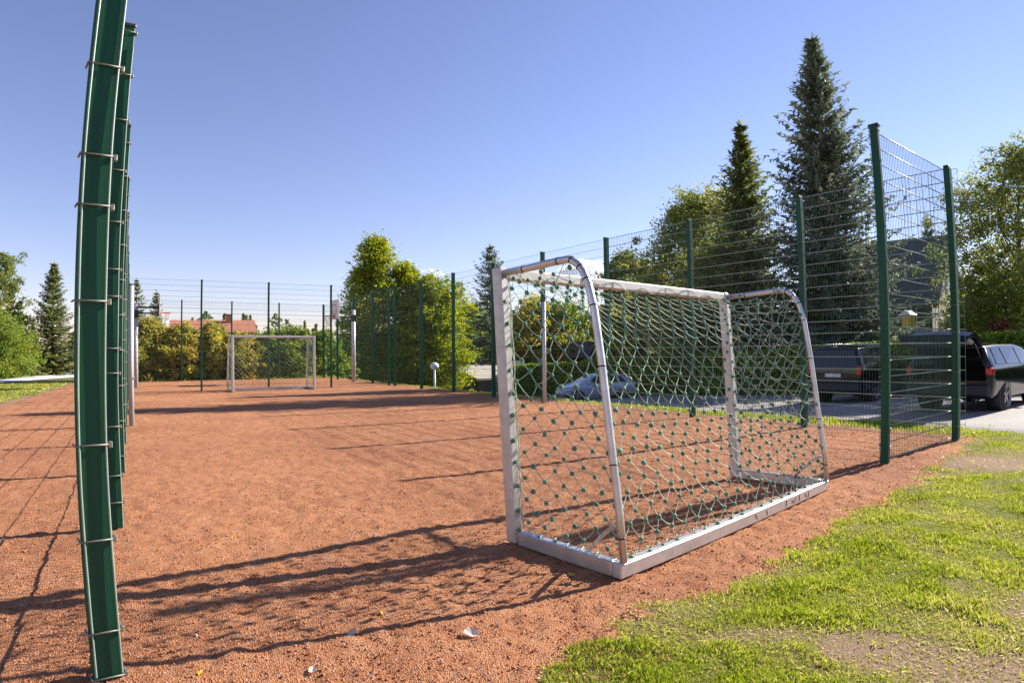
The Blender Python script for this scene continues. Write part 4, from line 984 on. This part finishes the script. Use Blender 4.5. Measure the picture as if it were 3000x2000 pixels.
gp = [(0, .02, .66), (-.25, .05, .68), (-.55, .06, .72), (-.85, .02, .74), (-1.02, -.10, .72), (-1.06, -.24, .66)]
for (x_, z_, w_) in gp:
    for yy, dz in ((-w_, 0), (-w_ * .6, .035), (0, .05), (w_ * .6, .035), (w_, 0), (w_ * .96, -.09), (-w_ * .96, -.09)): P_.append(tuple(hp + tg @ Vector((x_, yy, z_ + dz))))
F_ = [(i * 7 + k, i * 7 + (k + 1) % 7, i * 7 + 7 + (k + 1) % 7, i * 7 + 7 + k) for i in range(5) for k in range(7)] + [tuple(range(7))[::-1], tuple(range(35, 42))]
g1.poly(P_, F_, False); gate = g1.build('tailgate', M['carblack'], c2)
MB().bbox(tuple(hp + tg @ Vector((-0.74, 0, -0.10))), (0.50, 1.30, 0.10), 0.03, 0, tg).build('lining', M['lining'], gate)
MB().bbox(tuple(hp + tg @ Vector((-0.28, 0, -0.06))), (0.34, 1.1, 0.012), 0.004, 0, tg).build('rear_window', M['carglass'], gate)
MB().bbox(tuple(hp + tg @ Vector((-0.02, 0, 0.075))), (0.26, 1.2, 0.03), 0.012, 0, tg).build('spoiler', M['carblack'], gate)
for sg in (-1, 1): MB().tube([(-2.18, sg * .70, 1.0), tuple(hp + tg @ Vector((-.45, sg * .62, -.05)))], .013, 6).build('gas_strut', M['trim'], gate)

# ------------------------------------------------------------------ buildings
def gable_house(name, label, origin, rz, L, Wd, eave, ridge, z0, wallm, roofm, courses=0, windows=(), gwindows=(), chimney=None, over=0.35, gm=None):
    """local x along the ridge (0..L), y across (-W/2..W/2); windows on the -y face (x, z, w, h), gwindows on the x=L gable (y, z, w, h)"""
    h = thing(name, label, 'house', (origin[0], origin[1], z0), rz, 'houses around the court'); w = Wd / 2
    e, r = eave - z0, ridge - z0
    for sg in (-1, 1): MB().poly([(0, sg * w, -.6), (L, sg * w, -.6), (L, sg * w, e), (0, sg * w, e)], [(0, 1, 2, 3) if sg < 0 else (3, 2, 1, 0)]).build('long_wall', wallm, h)
    for xx, o_ in ((0, 1), (L, -1)):
        MB().poly([(xx, -w, -.6), (xx, w, -.6), (xx, w, e), (xx, 0, r), (xx, -w, e)], [(0, 4, 3, 2, 1) if xx == 0 else (0, 1, 2, 3, 4)]).build('gable_wall', gm or wallm, h)
    rf = MB(); th = 0.14; sl = (r - e) / w
    for sg in (-1, 1):
        a = (-over, sg * (w + over), e - sl * over); b = (L + over, sg * (w + over), e - sl * over); c = (L + over, 0, r); d = (-over, 0, r)
        rf.poly([a, b, c, d] + [(p[0], p[1], p[2] + th) for p in (a, b, c, d)], [(0, 1, 2, 3), (4, 7, 6, 5), (0, 4, 5, 1), (1, 5, 6, 2), (2, 6, 7, 3), (3, 7, 4, 0)])
    roof = rf.build('roof', roofm, h)
    if courses:
        run = math.hypot(w + over, (r - e) + sl * over); st = run / courses; ang = math.atan(sl)
        cm = MB().box((0, 0, 0), (L + 2 * over - .02, st * 1.06, 0.03)).mesh('tile_course'); cm.materials.append(roofm)
        for sg in (-1, 1):
            for k in range(courses):
                f = (k + .5) / courses; yy = sg * (w + over) * (1 - f); zz = e - sl * over + ((r - e) + sl * over) * f + th + 0.035
                put('tile_course', cm, None, roof, (L / 2, yy, zz), (-sg * (ang - 0.05), 0, 0))
    for (x_, z_, ww, hh) in windows:
        f = MB().bbox((x_, -w - .03, z_), (ww + .16, .10, hh + .16), .01).build('window', M['wallwhite'], h); MB().box((x_, -w - .085, z_), (ww, .012, hh)).build('pane', M['window'], f)
    for (y_, z_, ww, hh) in gwindows:
        f = MB().bbox((L + .03, y_, z_), (.10, ww + .16, hh + .16), .01).build('window', M['wallwhite'], h); MB().box((L + .085, y_, z_), (.012, ww, hh)).build('pane', M['window'], f)
    if chimney:
        ch = MB().bbox((chimney[0], chimney[1], chimney[2] - z0), chimney[3], .02).build('chimney', chimney[4], roof)
        MB().bbox((chimney[0], chimney[1], chimney[2] - z0 + chimney[3][2] / 2 + .05), (chimney[3][0] + .12, chimney[3][1] + .12, .1), .01).build('chimney_cap', M['slate'], ch)
    return h
# ridge end nearest the camera at (24.7, 31.5); the ridge runs away to the left
rzh = math.atan2(-0.74, 0.67); Lh = 7.0
gable_house('dark_roof_house', 'dark slate roofed house above the hedge on the right', (24.7 - Lh * math.cos(rzh), 31.5 - Lh * math.sin(rzh)), rzh, Lh, 8.4, 3.7, 7.55, -0.4, M['walldark'], M['slate'], 15,
            [(5.7, 2.7, .9, 1.3), (3.4, 2.7, .9, 1.3)], [(-1.6, 5.3, .8, 1.1), (0.4, 5.3, .8, 1.1), (-1.8, 2.6, .9, 1.3)], None, 0.4, M['wallgrey'])
gx_, gy_, _ = W(21.6, 41.0)
gable_house('low_garage', 'low building with beige sheet roof beyond the court corner', (gx_, gy_), PHI, 10, 9.2, -0.52, 0.22, -2.2, M['walldark'], M['metalroof'], 0, [(2.0, 1.1, 1.6, .7), (5.0, 1.1, 1.6, .7)], (), (0.9, 0.3, 0.65, (.6, .6, 1.2), M['wallgrey']), 0.4)
gable_house('red_house', 'small red timber house above the hedge behind the near goal', (4.6, 58.0), 0.12, 4.2, 5, 0.9, 2.1, -1.8, M['wallred'], M['slate'], 0, [(1.2, 1.6, .7, .8), (3.0, 1.6, .7, .8)])
gable_house('white_house', 'pale grey house with beige roof right of the red house', (7.6, 54.5), 0.06, 6.2, 6, 0.85, 1.9, -1.8, M['wallwhite'], M['metalroof'], 0, [(1.4, 1.7, 1.1, .8), (4.2, 1.7, 1.1, .8)])
gable_house('tiled_house', 'house with terracotta roof and chimney beyond the shrubs', (-35.2, 66.2), 0.464, 5.6, 6, 3.7, 5.0, 0, M['wallwhite'], M['terracotta'], 9, [(1.6, 1.6, 1, 1), (4, 1.6, 1, 1)], (), (3.0, -0.6, 5.1, (.6, .6, 1.2), M['terracotta']), 0.4)
gable_house('tiled_house', 'smaller terracotta roof left of the roof with the chimney', (-43.5, 74.0), 0.50, 6.0, 6, 4.3, 5.5, 0, M['wallwhite'], M['terracotta'], 8, [(3, 1.6, 1, 1)], (), None, 0.4)

# ------------------------------------------------------------------ small things
x, y = 16.0, 22.8; t = thing('post_lantern', 'yellow box lantern with white pitched roof on a pole behind the hedge', 'lantern', (x, y, tz(x, y)))
MB().tube([(0, 0, -.05), (0, 0, 2.5)], .045, 10).build('pole', M['white'], t)
bx_ = MB().bbox((0, 0, 2.76), (.46, .36, .52), .02, .5).build('box', M['yellow'], t)
rm = Matrix.Rotation(.5, 3, 'Z'); q = [(-.30, -.26, 3.02), (.30, -.26, 3.02), (.30, .26, 3.02), (-.30, .26, 3.02), (-.30, 0, 3.22), (.30, 0, 3.22)]
MB().poly([tuple(rm @ Vector(p)) for p in q], [(3, 2, 1, 0), (0, 1, 5, 4), (2, 3, 4, 5), (1, 2, 5), (3, 0, 4)]).build('roof', M['white'], t)
x, y = -4.14, 32.7; t = thing('garden_lamp', 'small white mushroom lamp on a short pole by the court', 'lamp', (x, y, tz(x, y)))
MB().tube([(0, 0, -.05), (0, 0, 1.75)], .06, 10).build('pole', M['white'], t)
MB().ball((0, 0, 1.95), .24, 14, 8, (1, 1, .8)).build('globe', M['white'], t)
x, y = 0.25, 46.0; t = thing('notice_sign', 'small pale sign board showing over the hedge beside the near goal post', 'sign', (x, y, tz(x, y)))
for sx in (-.5, .5): MB().tube([(sx, 0, -.05), (sx, 0, 2.3)], .04, 8).build('leg', M['steel'], t)
MB().bbox((0, -.06, 2.0), (1.35, .05, .75), .01).build('board', M['white'], t)
tx, ty = 18.9, 23.2; th_ = 0.9 - 0.02
tr_ = thing('garden_terrace', 'raised timber terrace hidden behind the hedge under the white chair', 'terrace', (tx, ty, tz(tx, ty)), 0.6)
MB().box((0, 0, th_ / 2 - .1), (2.6, 2.2, th_ + .1)).build('base', M['walldark'], tr_)
for k in range(12): MB().box((-1.21 + .22 * k, 0, th_ - .035), (.205, 2.3, .04)).build('plank', M['wallgrey'], tr_)
x, y = 18.6, 22.8; t = thing('garden_chair', 'white garden chair half hidden behind the hedge', 'chair', (x, y, tz(tx, ty) + th_ - 0.012), 0.6)
MB().bbox((0, 0, .45), (.5, .5, .05), .01).build('seat', M['white'], t)
for k in range(5): MB().bbox((-.2 + .1 * k, .25, .95), (.06, .03, .95), .006).build('back_slat', M['white'], t)
for sx in (-.22, .22):
    for sy in (-.22, .22): MB().bbox((sx, sy, .215), (.05, .05, .43), .006).build('leg', M['white'], t)

# ------------------------------------------------------------------ clouds
def cloud_mat():
    m = bpy.data.materials.new('cloud_vapour'); m.use_nodes = True; t = m.node_tree; t.nodes.clear()
    o = t.nodes.new('ShaderNodeOutputMaterial'); v = t.nodes.new('ShaderNodeVolumePrincipled')
    v.inputs['Color'].default_value = (.99, .99, .99, 1); v.inputs['Density'].default_value = 0.02; v.inputs['Anisotropy'].default_value = 0.45
    t.links.new(v.outputs[0], o.inputs['Volume']); return m
scene.cycles.volume_bounces = 16
CM = cloud_mat()
def cloud(label, az, el, d, wid, hgt, seed):
    rng = np.random.default_rng(seed); mb = MB()
    for k in range(40):
        a = rng.uniform(-.5, .5); top = (1 - (2 * abs(a)) ** 2) * (0.6 + .4 * noise(a * 9 + seed, 3.3, 1))
        r = hgt * rng.uniform(.14, .30); zc = hgt * rng.uniform(0.05, max(.1, top)) * .85
        mb.ball((a * wid, rng.uniform(-.25, .25) * wid, zc), r, 12, 8, (1.5, 1.3, .9))
    mb.v = [tuple(np.array(v) + (fbm(np.array(v[0]), np.array(v[2] + v[1]), 6 / hgt, 3) - .5) * hgt * .25) for v in mb.v]
    o = mb.build('cloud', CM, None, (d * math.sin(az), d * math.cos(az), d * math.tan(el)), (0, 0, -az)); tag(o, label, 'cloud', 'small clouds near the horizon')
cloud('small white cloud above the lime green birches', -0.134, 0.124, 2600, 105, 42, 1)
cloud('larger white cloud behind the top of the near goal', 0.118, 0.118, 2600, 185, 105, 2)
cloud('flat white cloud between the oak and the broad olive tree', 0.232, 0.125, 2600, 130, 60, 3)
